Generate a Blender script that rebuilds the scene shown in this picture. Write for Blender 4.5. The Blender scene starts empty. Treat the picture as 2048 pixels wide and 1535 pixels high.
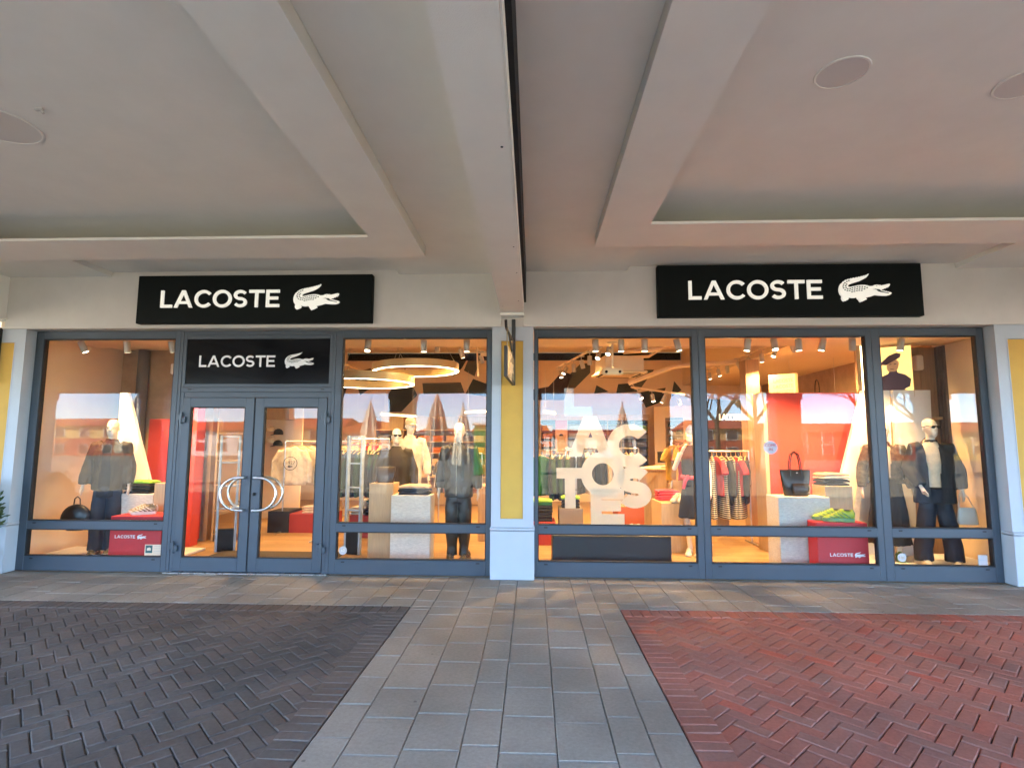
import bpy, bmesh, math, random
from mathutils import Vector, Matrix, noise
from mathutils.geometry import tessellate_polygon
R = math.radians
random.seed(7)
SC = bpy.context.scene
COL = SC.collection

# ------------------------------------------------------------------ camera
cam_d = bpy.data.cameras.new('camera')
cam_d.sensor_width = 36.0
cam_d.lens = 36.0 * 1100 / 2048
cam_d.clip_start = 0.05
cam_d.clip_end = 2000
cam = bpy.data.objects.new('camera', cam_d)
COL.objects.link(cam)
ph, th, ro = R(2.2), R(6.07), R(0.2)
F = Vector((-math.sin(ph) * math.cos(th), math.cos(ph) * math.cos(th), math.sin(th)))
r0 = Vector((math.cos(ph), math.sin(ph), 0)); u0 = r0.cross(F)
rt = math.cos(ro) * r0 + math.sin(ro) * u0
up = math.cos(ro) * u0 - math.sin(ro) * r0
CAM = Vector((0, -7.01, 1.65))
cam.matrix_world = Matrix(((rt.x, up.x, -F.x, CAM.x), (rt.y, up.y, -F.y, CAM.y), (rt.z, up.z, -F.z, CAM.z), (0, 0, 0, 1)))
SC.camera = cam

# ------------------------------------------------------------------ sky, sun, exposure
SUN_EL, SUN_AZ = R(36), R(-60)          # azimuth from +Y towards +X: the sun stands behind the shop, to the left
W = bpy.data.worlds.new('World'); SC.world = W; W.use_nodes = True
nt = W.node_tree
sky = nt.nodes.new('ShaderNodeTexSky'); sky.sky_type = 'NISHITA'; sky.sun_disc = False
sky.sun_elevation = SUN_EL; sky.sun_rotation = SUN_AZ; sky.air_density = 0.65; sky.dust_density = 0.0; sky.ozone_density = 3.5
bg = nt.nodes['Background']; bg.inputs['Strength'].default_value = 0.15
nt.links.new(sky.outputs[0], bg.inputs['Color'])
sd = bpy.data.lights.new('sun', 'SUN'); sd.energy = 5.0; sd.angle = R(0.6); sd.color = (1.0, 0.90, 0.72)
sun = bpy.data.objects.new('sun', sd); COL.objects.link(sun)
sv = Vector((math.sin(SUN_AZ) * math.cos(SUN_EL), math.cos(SUN_AZ) * math.cos(SUN_EL), math.sin(SUN_EL)))
sun.rotation_euler = sv.to_track_quat('Z', 'Y').to_euler()
sun.location = sv * 60
vs = SC.view_settings
vs.view_transform = 'Standard'; vs.look = 'None'; vs.gamma = 1.0; vs.exposure = 4.42; vs.use_curve_mapping = False
SC.render.engine = 'CYCLES'
cy = SC.cycles
cy.use_denoising = True
cy.max_bounces = 10; cy.diffuse_bounces = 5; cy.glossy_bounces = 4; cy.transparent_max_bounces = 16; cy.transmission_bounces = 4
cy.sample_clamp_indirect = 6.0
cy.caustics_reflective = False; cy.caustics_refractive = False

# ------------------------------------------------------------------ materials
MATS = {}
def mat(name, col, rough=0.6, metal=0.0, spec=0.5, var=0.0, vscale=6.0, bump=0.0, bscale=60.0, emit=None, estr=0.0, stretch=(1, 1, 1), col2=None, coat=0.0, rnd=0.0, sheen=0.0):
    """Principled material; var mixes a noise-driven second tone, bump adds fine relief, rnd varies per object/island."""
    m = bpy.data.materials.new(name); m.use_nodes = True
    n = m.node_tree.nodes; l = m.node_tree.links
    b = n['Principled BSDF']
    b.inputs['Base Color'].default_value = (*col, 1)
    b.inputs['Roughness'].default_value = rough
    b.inputs['Metallic'].default_value = metal
    b.inputs['Specular IOR Level'].default_value = spec
    if coat: b.inputs['Coat Weight'].default_value = coat
    if sheen: b.inputs['Sheen Weight'].default_value = sheen
    if emit:
        b.inputs['Emission Color'].default_value = (*emit, 1); b.inputs['Emission Strength'].default_value = estr
    if var or bump or rnd:
        tc = n.new('ShaderNodeTexCoord'); mp = n.new('ShaderNodeMapping'); mp.inputs['Scale'].default_value = stretch
        l.new(tc.outputs['Object'], mp.inputs['Vector'])
    last = None
    if var:
        t = n.new('ShaderNodeTexNoise'); t.inputs['Scale'].default_value = vscale; t.inputs['Detail'].default_value = 7; t.inputs['Roughness'].default_value = 0.62
        l.new(mp.outputs[0], t.inputs['Vector'])
        rp = n.new('ShaderNodeValToRGB'); rp.color_ramp.elements[0].position = 0.32; rp.color_ramp.elements[1].position = 0.68
        c2 = col2 if col2 else tuple(c * (1 - var) for c in col)
        rp.color_ramp.elements[0].color = (*c2, 1); rp.color_ramp.elements[1].color = (*col, 1)
        l.new(t.outputs['Fac'], rp.inputs['Fac']); last = rp.outputs['Color']
        mr = n.new('ShaderNodeMapRange'); mr.inputs['To Min'].default_value = max(0.02, rough - 0.08); mr.inputs['To Max'].default_value = min(1, rough + 0.1)
        l.new(t.outputs['Fac'], mr.inputs['Value']); l.new(mr.outputs[0], b.inputs['Roughness'])
    if rnd:
        oi = n.new('ShaderNodeObjectInfo'); ge = n.new('ShaderNodeNewGeometry')
        ad = n.new('ShaderNodeMath'); ad.operation = 'ADD'; fr = n.new('ShaderNodeMath'); fr.operation = 'FRACT'
        l.new(oi.outputs['Random'], ad.inputs[0]); l.new(ge.outputs['Random Per Island'], ad.inputs[1]); l.new(ad.outputs[0], fr.inputs[0])
        mr2 = n.new('ShaderNodeMapRange'); mr2.inputs['To Min'].default_value = 1 - rnd; mr2.inputs['To Max'].default_value = 1 + rnd
        l.new(fr.outputs[0], mr2.inputs['Value'])
        hs = n.new('ShaderNodeHueSaturation'); l.new(mr2.outputs[0], hs.inputs['Value'])
        if last: l.new(last, hs.inputs['Color'])
        else: hs.inputs['Color'].default_value = (*col, 1)
        last = hs.outputs[0]
    if last: l.new(last, b.inputs['Base Color'])
    if bump:
        t2 = n.new('ShaderNodeTexNoise'); t2.inputs['Scale'].default_value = bscale; t2.inputs['Detail'].default_value = 5
        l.new(mp.outputs[0], t2.inputs['Vector'])
        bp = n.new('ShaderNodeBump'); bp.inputs['Strength'].default_value = bump; bp.inputs['Distance'].default_value = 0.01
        l.new(t2.outputs['Fac'], bp.inputs['Height']); l.new(bp.outputs[0], b.inputs['Normal'])
    MATS[name] = m
    return m

def ramp_random(name, stops, rough=0.88, var=0.14, vscale=35, bump=0.30, bscale=160):
    """Masonry: a colour per piece drawn from a ramp, mottled by noise."""
    m = bpy.data.materials.new(name); m.use_nodes = True
    n = m.node_tree.nodes; l = m.node_tree.links; b = n['Principled BSDF']
    oi = n.new('ShaderNodeObjectInfo'); ge = n.new('ShaderNodeNewGeometry')
    ad = n.new('ShaderNodeMath'); ad.operation = 'ADD'; fr = n.new('ShaderNodeMath'); fr.operation = 'FRACT'
    l.new(oi.outputs['Random'], ad.inputs[0]); l.new(ge.outputs['Random Per Island'], ad.inputs[1]); l.new(ad.outputs[0], fr.inputs[0])
    rp = n.new('ShaderNodeValToRGB'); rp.color_ramp.interpolation = 'LINEAR'
    while len(rp.color_ramp.elements) < len(stops): rp.color_ramp.elements.new(0.5)
    for e, (p, c) in zip(rp.color_ramp.elements, stops): e.position = p; e.color = (*c, 1)
    l.new(fr.outputs[0], rp.inputs['Fac'])
    ps = ge.outputs['Position']
    t = n.new('ShaderNodeTexNoise'); t.inputs['Scale'].default_value = vscale; t.inputs['Detail'].default_value = 8; t.inputs['Roughness'].default_value = 0.7
    l.new(ps, t.inputs['Vector'])
    mr = n.new('ShaderNodeMapRange'); mr.inputs['From Min'].default_value = 0.3; mr.inputs['From Max'].default_value = 0.7
    mr.inputs['To Min'].default_value = 1 - var; mr.inputs['To Max'].default_value = 1 + var
    l.new(t.outputs['Fac'], mr.inputs['Value'])
    t3 = n.new('ShaderNodeTexNoise'); t3.inputs['Scale'].default_value = 0.9; t3.inputs['Detail'].default_value = 4
    l.new(ps, t3.inputs['Vector'])
    mr3 = n.new('ShaderNodeMapRange'); mr3.inputs['From Min'].default_value = 0.35; mr3.inputs['From Max'].default_value = 0.65
    mr3.inputs['To Min'].default_value = 0.8; mr3.inputs['To Max'].default_value = 1.15
    l.new(t3.outputs['Fac'], mr3.inputs['Value'])
    mu = n.new('ShaderNodeMath'); mu.operation = 'MULTIPLY'; l.new(mr.outputs[0], mu.inputs[0]); l.new(mr3.outputs[0], mu.inputs[1])
    vo = n.new('ShaderNodeTexVoronoi'); vo.inputs['Scale'].default_value = 2.6; l.new(ps, vo.inputs['Vector'])
    gm = n.new('ShaderNodeMapRange'); gm.inputs['From Min'].default_value = 0.022; gm.inputs['From Max'].default_value = 0.034; gm.inputs['To Min'].default_value = 0.62; gm.inputs['To Max'].default_value = 1.0
    l.new(vo.outputs['Distance'], gm.inputs['Value'])
    mu2 = n.new('ShaderNodeMath'); mu2.operation = 'MULTIPLY'; l.new(mu.outputs[0], mu2.inputs[0]); l.new(gm.outputs[0], mu2.inputs[1])
    hs = n.new('ShaderNodeHueSaturation'); l.new(rp.outputs[0], hs.inputs['Color']); l.new(mu2.outputs[0], hs.inputs['Value'])
    l.new(hs.outputs[0], b.inputs['Base Color'])
    b.inputs['Roughness'].default_value = rough; b.inputs['Specular IOR Level'].default_value = 0.12
    t2 = n.new('ShaderNodeTexNoise'); t2.inputs['Scale'].default_value = bscale; t2.inputs['Detail'].default_value = 6
    l.new(ps, t2.inputs['Vector'])
    bp = n.new('ShaderNodeBump'); bp.inputs['Strength'].default_value = bump; bp.inputs['Distance'].default_value = 0.006
    l.new(t2.outputs['Fac'], bp.inputs['Height']); l.new(bp.outputs[0], b.inputs['Normal'])
    MATS[name] = m
    return m

def glass_mat(name, tint=(0.95, 0.97, 0.96), ior=1.30):
    """Clear pane: transmits straight through, mirrors by Fresnel."""
    m = bpy.data.materials.new(name); m.use_nodes = True
    n = m.node_tree.nodes; l = m.node_tree.links
    for x in list(n): n.remove(x)
    o = n.new('ShaderNodeOutputMaterial'); mx = n.new('ShaderNodeMixShader')
    f0 = ((ior - 1) / (ior + 1)) ** 2               # Schlick, the same from both sides of the thin pane
    lw = n.new('ShaderNodeLayerWeight'); pw = n.new('ShaderNodeMath'); pw.operation = 'POWER'; pw.inputs[1].default_value = 5
    l.new(lw.outputs['Facing'], pw.inputs[0])
    fr = n.new('ShaderNodeMath'); fr.operation = 'MULTIPLY_ADD'; fr.inputs[1].default_value = 1 - f0; fr.inputs[2].default_value = f0
    l.new(pw.outputs[0], fr.inputs[0])
    tr = n.new('ShaderNodeBsdfTransparent'); tr.inputs['Color'].default_value = (*tint, 1)
    gl = n.new('ShaderNodeBsdfGlossy'); gl.inputs['Roughness'].default_value = 0.0; gl.inputs['Color'].default_value = (0.95, 0.97, 1, 1)
    l.new(fr.outputs[0], mx.inputs[0]); l.new(tr.outputs[0], mx.inputs[1]); l.new(gl.outputs[0], mx.inputs[2]); l.new(mx.outputs[0], o.inputs['Surface'])
    MATS[name] = m
    return m

def stripe_mat(name, c1, c2, scale, axis='Z'):
    m = bpy.data.materials.new(name); m.use_nodes = True
    n = m.node_tree.nodes; l = m.node_tree.links; b = n['Principled BSDF']; b.inputs['Roughness'].default_value = 0.85
    tc = n.new('ShaderNodeTexCoord'); wv = n.new('ShaderNodeTexWave'); wv.wave_type = 'BANDS'; wv.bands_direction = axis
    wv.inputs['Scale'].default_value = scale; wv.inputs['Distortion'].default_value = 0.6
    rp = n.new('ShaderNodeValToRGB'); rp.color_ramp.interpolation = 'CONSTANT'; rp.color_ramp.elements[0].color = (*c1, 1); rp.color_ramp.elements[1].color = (*c2, 1); rp.color_ramp.elements[1].position = 0.62
    l.new(tc.outputs['Object'], wv.inputs['Vector']); l.new(wv.outputs['Color'], rp.inputs['Fac']); l.new(rp.outputs[0], b.inputs['Base Color'])
    MATS[name] = m
    return m

# masonry
ramp_random('brick_dark', [(0, (0.138, 0.117, 0.100)), (0.4, (0.150, 0.125, 0.107)), (0.75, (0.163, 0.132, 0.111)), (1, (0.176, 0.140, 0.118))])
ramp_random('brick_red', [(0, (0.345, 0.172, 0.130)), (0.3, (0.375, 0.166, 0.122)), (0.65, (0.400, 0.162, 0.116)), (0.93, (0.425, 0.156, 0.108)), (1, (0.50, 0.14, 0.09))])
ramp_random('slab', [(0, (0.330, 0.294, 0.240)), (0.5, (0.350, 0.312, 0.255)), (1, (0.370, 0.330, 0.270))], rough=0.8, var=0.14, vscale=40, bump=0.25)
mat('bedding_sand', (0.30, 0.275, 0.24), 0.95, var=0.5, vscale=60, bump=0.6)
mat('bedding_dark', (0.09, 0.085, 0.08), 0.95, var=0.5, vscale=60, bump=0.6)
mat('bedding_red', (0.07, 0.05, 0.045), 0.95, var=0.5, vscale=60, bump=0.6)
mat('plaza', (0.235, 0.208, 0.158), 0.85, var=0.3, vscale=0.8, bump=0.2)
# render and paint
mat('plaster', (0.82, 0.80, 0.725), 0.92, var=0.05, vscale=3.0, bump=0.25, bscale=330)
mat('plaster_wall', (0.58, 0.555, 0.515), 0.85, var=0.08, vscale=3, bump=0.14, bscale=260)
mat('white_paint', (0.42, 0.465, 0.51), 0.6, var=0.05, vscale=4, bump=0.06, bscale=120)
mat('yellow_paint', (0.60, 0.36, 0.065), 0.75, var=0.08, vscale=5, bump=0.08, bscale=160)
mat('joint_black', (0.008, 0.008, 0.008), 0.9)
mat('anthracite', (0.044, 0.062, 0.080), 0.42, var=0.08, vscale=3, bump=0.03, bscale=300)
mat('gasket', (0.012, 0.012, 0.013), 0.7)
mat('black_gloss', (0.006, 0.006, 0.007), 0.10, spec=0.28)
mat('sign_black', (0.004, 0.006, 0.005), 0.6, spec=0.12)
mat('letter_lit', (0.80, 0.80, 0.74), 0.5, emit=(1.0, 0.97, 0.86), estr=0.022)
mat('letter_side', (0.75, 0.77, 0.78), 0.4)
mat('letter_white', (0.74, 0.74, 0.74), 0.6)
mat('dot_dark', (0.03, 0.05, 0.04), 0.7)
mat('steel', (0.62, 0.62, 0.60), 0.28, metal=1.0, var=0.05, vscale=8)
mat('iron_black', (0.014, 0.013, 0.012), 0.5)
mat('brass_dull', (0.30, 0.22, 0.10), 0.45, var=0.2)
glass_mat('pane_glass')
glass_mat('clear_glass', (0.90, 0.95, 0.93), 1.45)
# interior
mat('oak_floor', (0.41, 0.245, 0.118), 0.42, var=0.35, vscale=5, stretch=(1.2, 14, 14), bump=0.05, bscale=40, rnd=0.12)
mat('oak', (0.52, 0.36, 0.20), 0.55, var=0.22, vscale=4, stretch=(9, 9, 0.9))
mat('wall_beige', (0.76, 0.62, 0.44), 0.85, var=0.08, vscale=2)
mat('ceiling_warm', (0.78, 0.66, 0.50), 0.85, var=0.05, vscale=2)
mat('wall_wood', (0.40, 0.26, 0.15), 0.65, var=0.3, vscale=4, stretch=(9, 9, 0.8))
mat('stucco_brown', (0.46, 0.31, 0.18), 0.85, var=0.3, vscale=4, bump=0.3, bscale=30)
mat('curtain_grey', (0.16, 0.13, 0.11), 0.85, var=0.3, vscale=6)
mat('mural_dark', (0.035, 0.042, 0.030), 0.75, var=0.1)
mat('mural_grey', (0.10, 0.105, 0.078), 0.75, var=0.1)
mat('mural_plum', (0.045, 0.026, 0.022), 0.75, var=0.1)
mat('white_board', (0.80, 0.79, 0.76), 0.7, var=0.04, vscale=6, bump=0.05)
mat('red_panel', (0.62, 0.055, 0.035), 0.7, var=0.18, vscale=60, bump=0.15, bscale=200)
mat('red_box', (0.55, 0.028, 0.035), 0.55, var=0.1, vscale=20)
mat('red_plinth', (0.36, 0.035, 0.03), 0.6, var=0.1)
mat('orange_plinth', (0.45, 0.10, 0.03), 0.6, var=0.1)
mat('black_box', (0.018, 0.018, 0.02), 0.5, var=0.2)
mat('grey_box', (0.23, 0.19, 0.16), 0.7, var=0.1)
mat('textured_white', (0.74, 0.69, 0.61), 0.9, var=0.28, vscale=22, stretch=(1, 1, 5), bump=1.0, bscale=45)
mat('spot_body', (0.50, 0.49, 0.46), 0.5)
mat('warm_lens', (0.9, 0.8, 0.6), 0.4, emit=(1.0, 0.80, 0.52), estr=1.6)
mat('ring_gold', (0.62, 0.46, 0.22), 0.42, metal=0.3)
mat('ring_light', (0.9, 0.85, 0.7), 0.4, emit=(1.0, 0.83, 0.52), estr=1.0)
mat('tube_light', (0.9, 0.85, 0.7), 0.4, emit=(1.0, 0.78, 0.38), estr=.6)
mat('cream_plastic', (0.74, 0.66, 0.48), 0.45)
mat('mannequin', (0.72, 0.62, 0.50), 0.35, var=0.04)
mat('mannequin_pale', (0.74, 0.66, 0.56), 0.4)
mat('lens_dark', (0.012, 0.008, 0.006), 0.08)
for nm, c, r in [('cloth_olive', (0.030, 0.021, 0.009), .75), ('cloth_black', (0.008, 0.008, 0.009), .75), ('cloth_navy', (0.010, 0.014, 0.027), .75), ('cloth_denim', (0.022, 0.027, 0.042), .85),
                 ('cloth_brown', (0.035, 0.021, 0.013), .7), ('cloth_green', (0.012, 0.11, 0.028), .75), ('cloth_dkgreen', (0.016, 0.045, 0.016), .8), ('cloth_beige', (0.60, 0.47, 0.30), .85),
                 ('cloth_cream', (0.68, 0.57, 0.42), .85), ('cloth_red', (0.48, 0.02, 0.03), .8), ('cloth_peach', (0.70, 0.42, 0.24), .8), ('cloth_pink', (0.60, 0.05, 0.10), .8), ('cloth_yellow', (0.62, 0.36, 0.05), .8),
                 ('cloth_orange', (0.58, 0.17, 0.03), .8), ('cloth_blue', (0.16, 0.22, 0.42), .8), ('cloth_sky', (0.40, 0.48, 0.55), .8), ('cloth_grey', (0.22, 0.20, 0.19), .8), ('cloth_rust', (0.22, 0.08, 0.045), .8),
                 ('cloth_lime', (0.30, 0.55, 0.06), .8), ('cloth_plum', (0.11, 0.045, 0.06), .8)]:
    mat(nm, c, r, var=0.25, vscale=14, bump=0.15, bscale=220, sheen=0.0)
mat('cloth_satin', (0.020, 0.017, 0.010), 0.42, var=0.2, vscale=10)
mat('cloth_check', (0.12, 0.10, 0.075), 0.8, var=0.7, vscale=18, col2=(0.02, 0.02, 0.02))
stripe_mat('cloth_stripe', (0.020, 0.020, 0.024), (0.62, 0.58, 0.50), 9.5)
mat('leather_dark', (0.040, 0.024, 0.014), 0.33, var=0.2, vscale=5, bump=0.1, bscale=300)
mat('leather_black', (0.014, 0.012, 0.011), 0.32, bump=0.1, bscale=300)
mat('leather_white', (0.70, 0.68, 0.62), 0.4)
mat('neon_upper', (0.26, 0.46, 0.03), 0.6, var=0.35, vscale=26, col2=(0.44, 0.42, 0.04))
mat('neon_sole', (0.06, 0.22, 0.11), 0.5, var=0.3, vscale=18, col2=(0.28, 0.36, 0.10))
mat('shoe_tan', (0.42, 0.30, 0.17), 0.65, var=0.5, vscale=28, col2=(0.10, 0.075, 0.05))
mat('shoe_white', (0.70, 0.64, 0.54), 0.6, var=0.2, vscale=24)
mat('shoe_black', (0.018, 0.017, 0.017), 0.5)
mat('hanger_wood', (0.58, 0.33, 0.12), 0.5)
mat('mat_dark', (0.075, 0.055, 0.042), 0.95, var=0.4, vscale=50, stretch=(1, 5, 1), bump=0.6)
def vinyl(name, col):
    m = mat(name, col, 0.6); n = m.node_tree.nodes; l = m.node_tree.links
    tl = n.new('ShaderNodeBsdfTranslucent'); tl.inputs['Color'].default_value = (*col, 1); mx = n.new('ShaderNodeMixShader'); mx.inputs[0].default_value = 0.55
    l.new(n['Principled BSDF'].outputs[0], mx.inputs[1]); l.new(tl.outputs[0], mx.inputs[2]); l.new(mx.outputs[0], n['Material Output'].inputs['Surface'])
vinyl('decal_white', (0.88, 0.78, 0.60))
mat('decal_grey', (0.50, 0.47, 0.45), 0.7)
mat('sticker_green', (0.03, 0.10, 0.09), 0.5)
mat('lavender', (0.52, 0.48, 0.58), 0.6)
mat('lightbox_face', (0.42, 0.27, 0.09), 0.5, emit=(1.0, 0.58, 0.17), estr=.10)
mat('poster_purple', (0.045, 0.022, 0.06), 0.6)
mat('poster_skin', (0.55, 0.36, 0.24), 0.6)
# outdoors
mat('render_white', (0.72, 0.70, 0.66), 0.85, var=0.06)
mat('render_yellow', (0.66, 0.46, 0.16), 0.85, var=0.06)
mat('render_ochre', (0.58, 0.34, 0.14), 0.85, var=0.06)
mat('render_greyblue', (0.42, 0.45, 0.50), 0.85, var=0.06)
mat('render_red', (0.42, 0.09, 0.05), 0.85, var=0.1)
mat('roof_tile', (0.42, 0.075, 0.035), 0.8, var=0.3, vscale=5)
mat('window_dark', (0.03, 0.035, 0.045), 0.15)
mat('canvas', (0.66, 0.60, 0.50), 0.9, var=0.1, vscale=4)
mat('canvas_grey', (0.38, 0.34, 0.31), 0.9, var=0.1, vscale=4)
mat('bark', (0.10, 0.075, 0.055), 0.9, var=0.3, vscale=12)
mat('leaf_green', (0.045, 0.085, 0.020), 0.6, var=0.5, vscale=12)
mat('leaf_gold', (0.15, 0.14, 0.025), 0.6, var=0.4, vscale=12)
mat('terracotta', (0.30, 0.12, 0.06), 0.8, var=0.2)
mat('green_wall', (0.03, 0.26, 0.05), 0.6)

# ------------------------------------------------------------------ mesh helpers
class MB:
    def __init__(s): s.v = []; s.f = []
    def add(s, vs, fs):
        o = len(s.v); s.v += [tuple(v) for v in vs]; s.f += [tuple(i + o for i in f) for f in fs]; return s
    def box(s, x0, x1, y0, y1, z0, z1):
        return s.add([(x0, y0, z0), (x1, y0, z0), (x1, y1, z0), (x0, y1, z0), (x0, y0, z1), (x1, y0, z1), (x1, y1, z1), (x0, y1, z1)],
                     [(3, 2, 1, 0), (4, 5, 6, 7), (0, 1, 5, 4), (1, 2, 6, 5), (2, 3, 7, 6), (3, 0, 4, 7)])
    def rbox(s, x0, x1, y0, y1, z0, z1, r=0.006):
        """box with chamfered edges"""
        X, Y, Z = (x0, x1), (y0, y1), (z0, z1)
        vs = []; idx = {}
        for i in (0, 1):
            for j in (0, 1):
                for k in (0, 1):
                    a = r if i == 0 else -r; b = r if j == 0 else -r; c = r if k == 0 else -r
                    for ax, p in (('x', (X[i], Y[j] + b, Z[k] + c)), ('y', (X[i] + a, Y[j], Z[k] + c)), ('z', (X[i] + a, Y[j] + b, Z[k]))):
                        idx[(i, j, k, ax)] = len(vs); vs.append(p)
        g = lambda *k: idx[k]
        fs = []
        for i in (0, 1):
            q = [g(i, 0, 0, 'x'), g(i, 1, 0, 'x'), g(i, 1, 1, 'x'), g(i, 0, 1, 'x')]; fs.append(q if i else q[::-1])
            q = [g(0, i, 0, 'y'), g(0, i, 1, 'y'), g(1, i, 1, 'y'), g(1, i, 0, 'y')]; fs.append(q if i else q[::-1])
            q = [g(0, 0, i, 'z'), g(1, 0, i, 'z'), g(1, 1, i, 'z'), g(0, 1, i, 'z')]; fs.append(q if i else q[::-1])
        for i in (0, 1):
            for j in (0, 1):
                fs.append([g(i, j, 0, 'x'), g(i, j, 1, 'x'), g(i, j, 1, 'y'), g(i, j, 0, 'y')])
                fs.append([g(i, 0, j, 'x'), g(i, 1, j, 'x'), g(i, 1, j, 'z'), g(i, 0, j, 'z')])
                fs.append([g(0, i, j, 'y'), g(1, i, j, 'y'), g(1, i, j, 'z'), g(0, i, j, 'z')])
        for i in (0, 1):
            for j in (0, 1):
                for k in (0, 1): fs.append([g(i, j, k, 'x'), g(i, j, k, 'y'), g(i, j, k, 'z')])
        return s.add(vs, fs)
    def tube(s, pts, rad, seg=10, cap=True, flat=1.0):
        pts = [Vector(p) for p in pts]; n = len(pts)
        rad = [rad] * n if not isinstance(rad, (list, tuple)) else rad
        rings = []; ref = None
        for i, p in enumerate(pts):
            t = (pts[min(i + 1, n - 1)] - pts[max(i - 1, 0)]).normalized()
            if ref is None:
                ref = Vector((0, 0, 1)) if abs(t.z) < 0.9 else Vector((1, 0, 0))
            a = t.cross(ref).normalized(); b = t.cross(a).normalized()
            ref = a.cross(t).normalized()
            rings.append([p + a * math.cos(2 * math.pi * k / seg) * rad[i] + b * math.sin(2 * math.pi * k / seg) * rad[i] * flat for k in range(seg)])
        return s.loft(rings, cap)
    def loft(s, rings, cap=True):
        seg = len(rings[0]); vs = [v for r in rings for v in r]; fs = []
        for i in range(len(rings) - 1):
            for k in range(seg):
                k2 = (k + 1) % seg
                fs.append((i * seg + k, i * seg + k2, (i + 1) * seg + k2, (i + 1) * seg + k))
        if cap:
            fs.append(tuple(range(seg))[::-1]); o = (len(rings) - 1) * seg; fs.append(tuple(o + k for k in range(seg)))
        return s.add(vs, fs)
    def oval(s, stations, seg=20, cap=True, power=2.0):
        """stations: (cx, cy, z, rx, ry) horizontal superelliptic rings"""
        rings = []
        for cx, cy_, z, rx, ry in stations:
            ring = []
            for k in range(seg):
                a = 2 * math.pi * k / seg; c, d = math.cos(a), math.sin(a)
                ring.append((cx + rx * math.copysign(abs(c) ** (2 / power), c), cy_ + ry * math.copysign(abs(d) ** (2 / power), d), z))
            rings.append(ring)
        return s.loft(rings, cap)
    def ball(s, c, rx, ry, rz, seg=16, n=9):
        st = []
        for i in range(n):
            a = -math.pi / 2 + math.pi * (i + 0.35) / (n - 0.3)
            st.append((c[0], c[1], c[2] + rz * math.sin(a), rx * math.cos(a), ry * math.cos(a)))
        return s.oval(st, seg)
    def prism(s, poly, y0, y1, holes=()):
        """polygon in XZ extruded along Y (y0 front)"""
        loops = [[Vector((p[0], p[1], 0)) for p in poly]] + [[Vector((p[0], p[1], 0)) for p in h] for h in holes]
        tris = tessellate_polygon(loops); flat = [p for l in loops for p in l]; N = len(flat)
        vs = [(p.x, y0, p.y) for p in flat] + [(p.x, y1, p.y) for p in flat]
        fs = []
        for t in tris:
            a, b, c = (flat[i] for i in t)
            ccw = (b - a).cross(c - a).z > 0
            t = tuple(t) if ccw else tuple(t)[::-1]
            fs.append(t); fs.append(tuple(i + N for i in t)[::-1])
        o = 0
        for l in loops:
            n = len(l)
            for k in range(n):
                k2 = (k + 1) % n; fs.append((o + k, o + k2, o + k2 + N, o + k + N))
            o += n
        return s.add(vs, fs)
    def moved(s, M):
        s.v = [tuple(M @ Vector(v)) for v in s.v]; return s
    def mesh(s, name, m, smooth=False):
        me = bpy.data.meshes.new(name); me.from_pydata(s.v, [], s.f); me.validate(); me.update()
        bm = bmesh.new(); bm.from_mesh(me); bmesh.ops.recalc_face_normals(bm, faces=bm.faces); bm.to_mesh(me); bm.free()
        if m: me.materials.append(MATS[m])
        if smooth:
            me.polygons.foreach_set('use_smooth', [True] * len(me.polygons))
            try: me.set_sharp_from_angle(angle=R(42))
            except Exception: pass
        return me
    def build(s, name, m, parent=None, smooth=False):
        return link(name, s.mesh(name, m, smooth), parent)

def link(name, me, parent=None, loc=None, rz=None):
    o = bpy.data.objects.new(name, me); COL.objects.link(o)
    if parent: o.parent = parent
    if loc: o.location = loc
    if rz is not None: o.rotation_euler = (0, 0, rz)
    return o
def tag(o, label, cat, group=None, kind=None):
    if label: o['label'] = label
    if cat: o['category'] = cat
    if group: o['group'] = group
    if kind: o['kind'] = kind
    return o
def struct(o): o['kind'] = 'structure'; return o
def thing(name, label, cat, loc=(0, 0, 0), rz=0, group=None):
    o = bpy.data.objects.new(name, None); COL.objects.link(o); o.location = loc; o.rotation_euler = (0, 0, rz); o.empty_display_size = 0.1
    return tag(o, label, cat, group)
def copy_tree(o, parent=None):
    c = o.copy(); COL.objects.link(c); c.parent = parent
    for ch in o.children: copy_tree(ch, c)
    return c
TMP = bpy.data.scenes.new('workbench')      # evaluates modifiers away from the big scene; removed at the end
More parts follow.
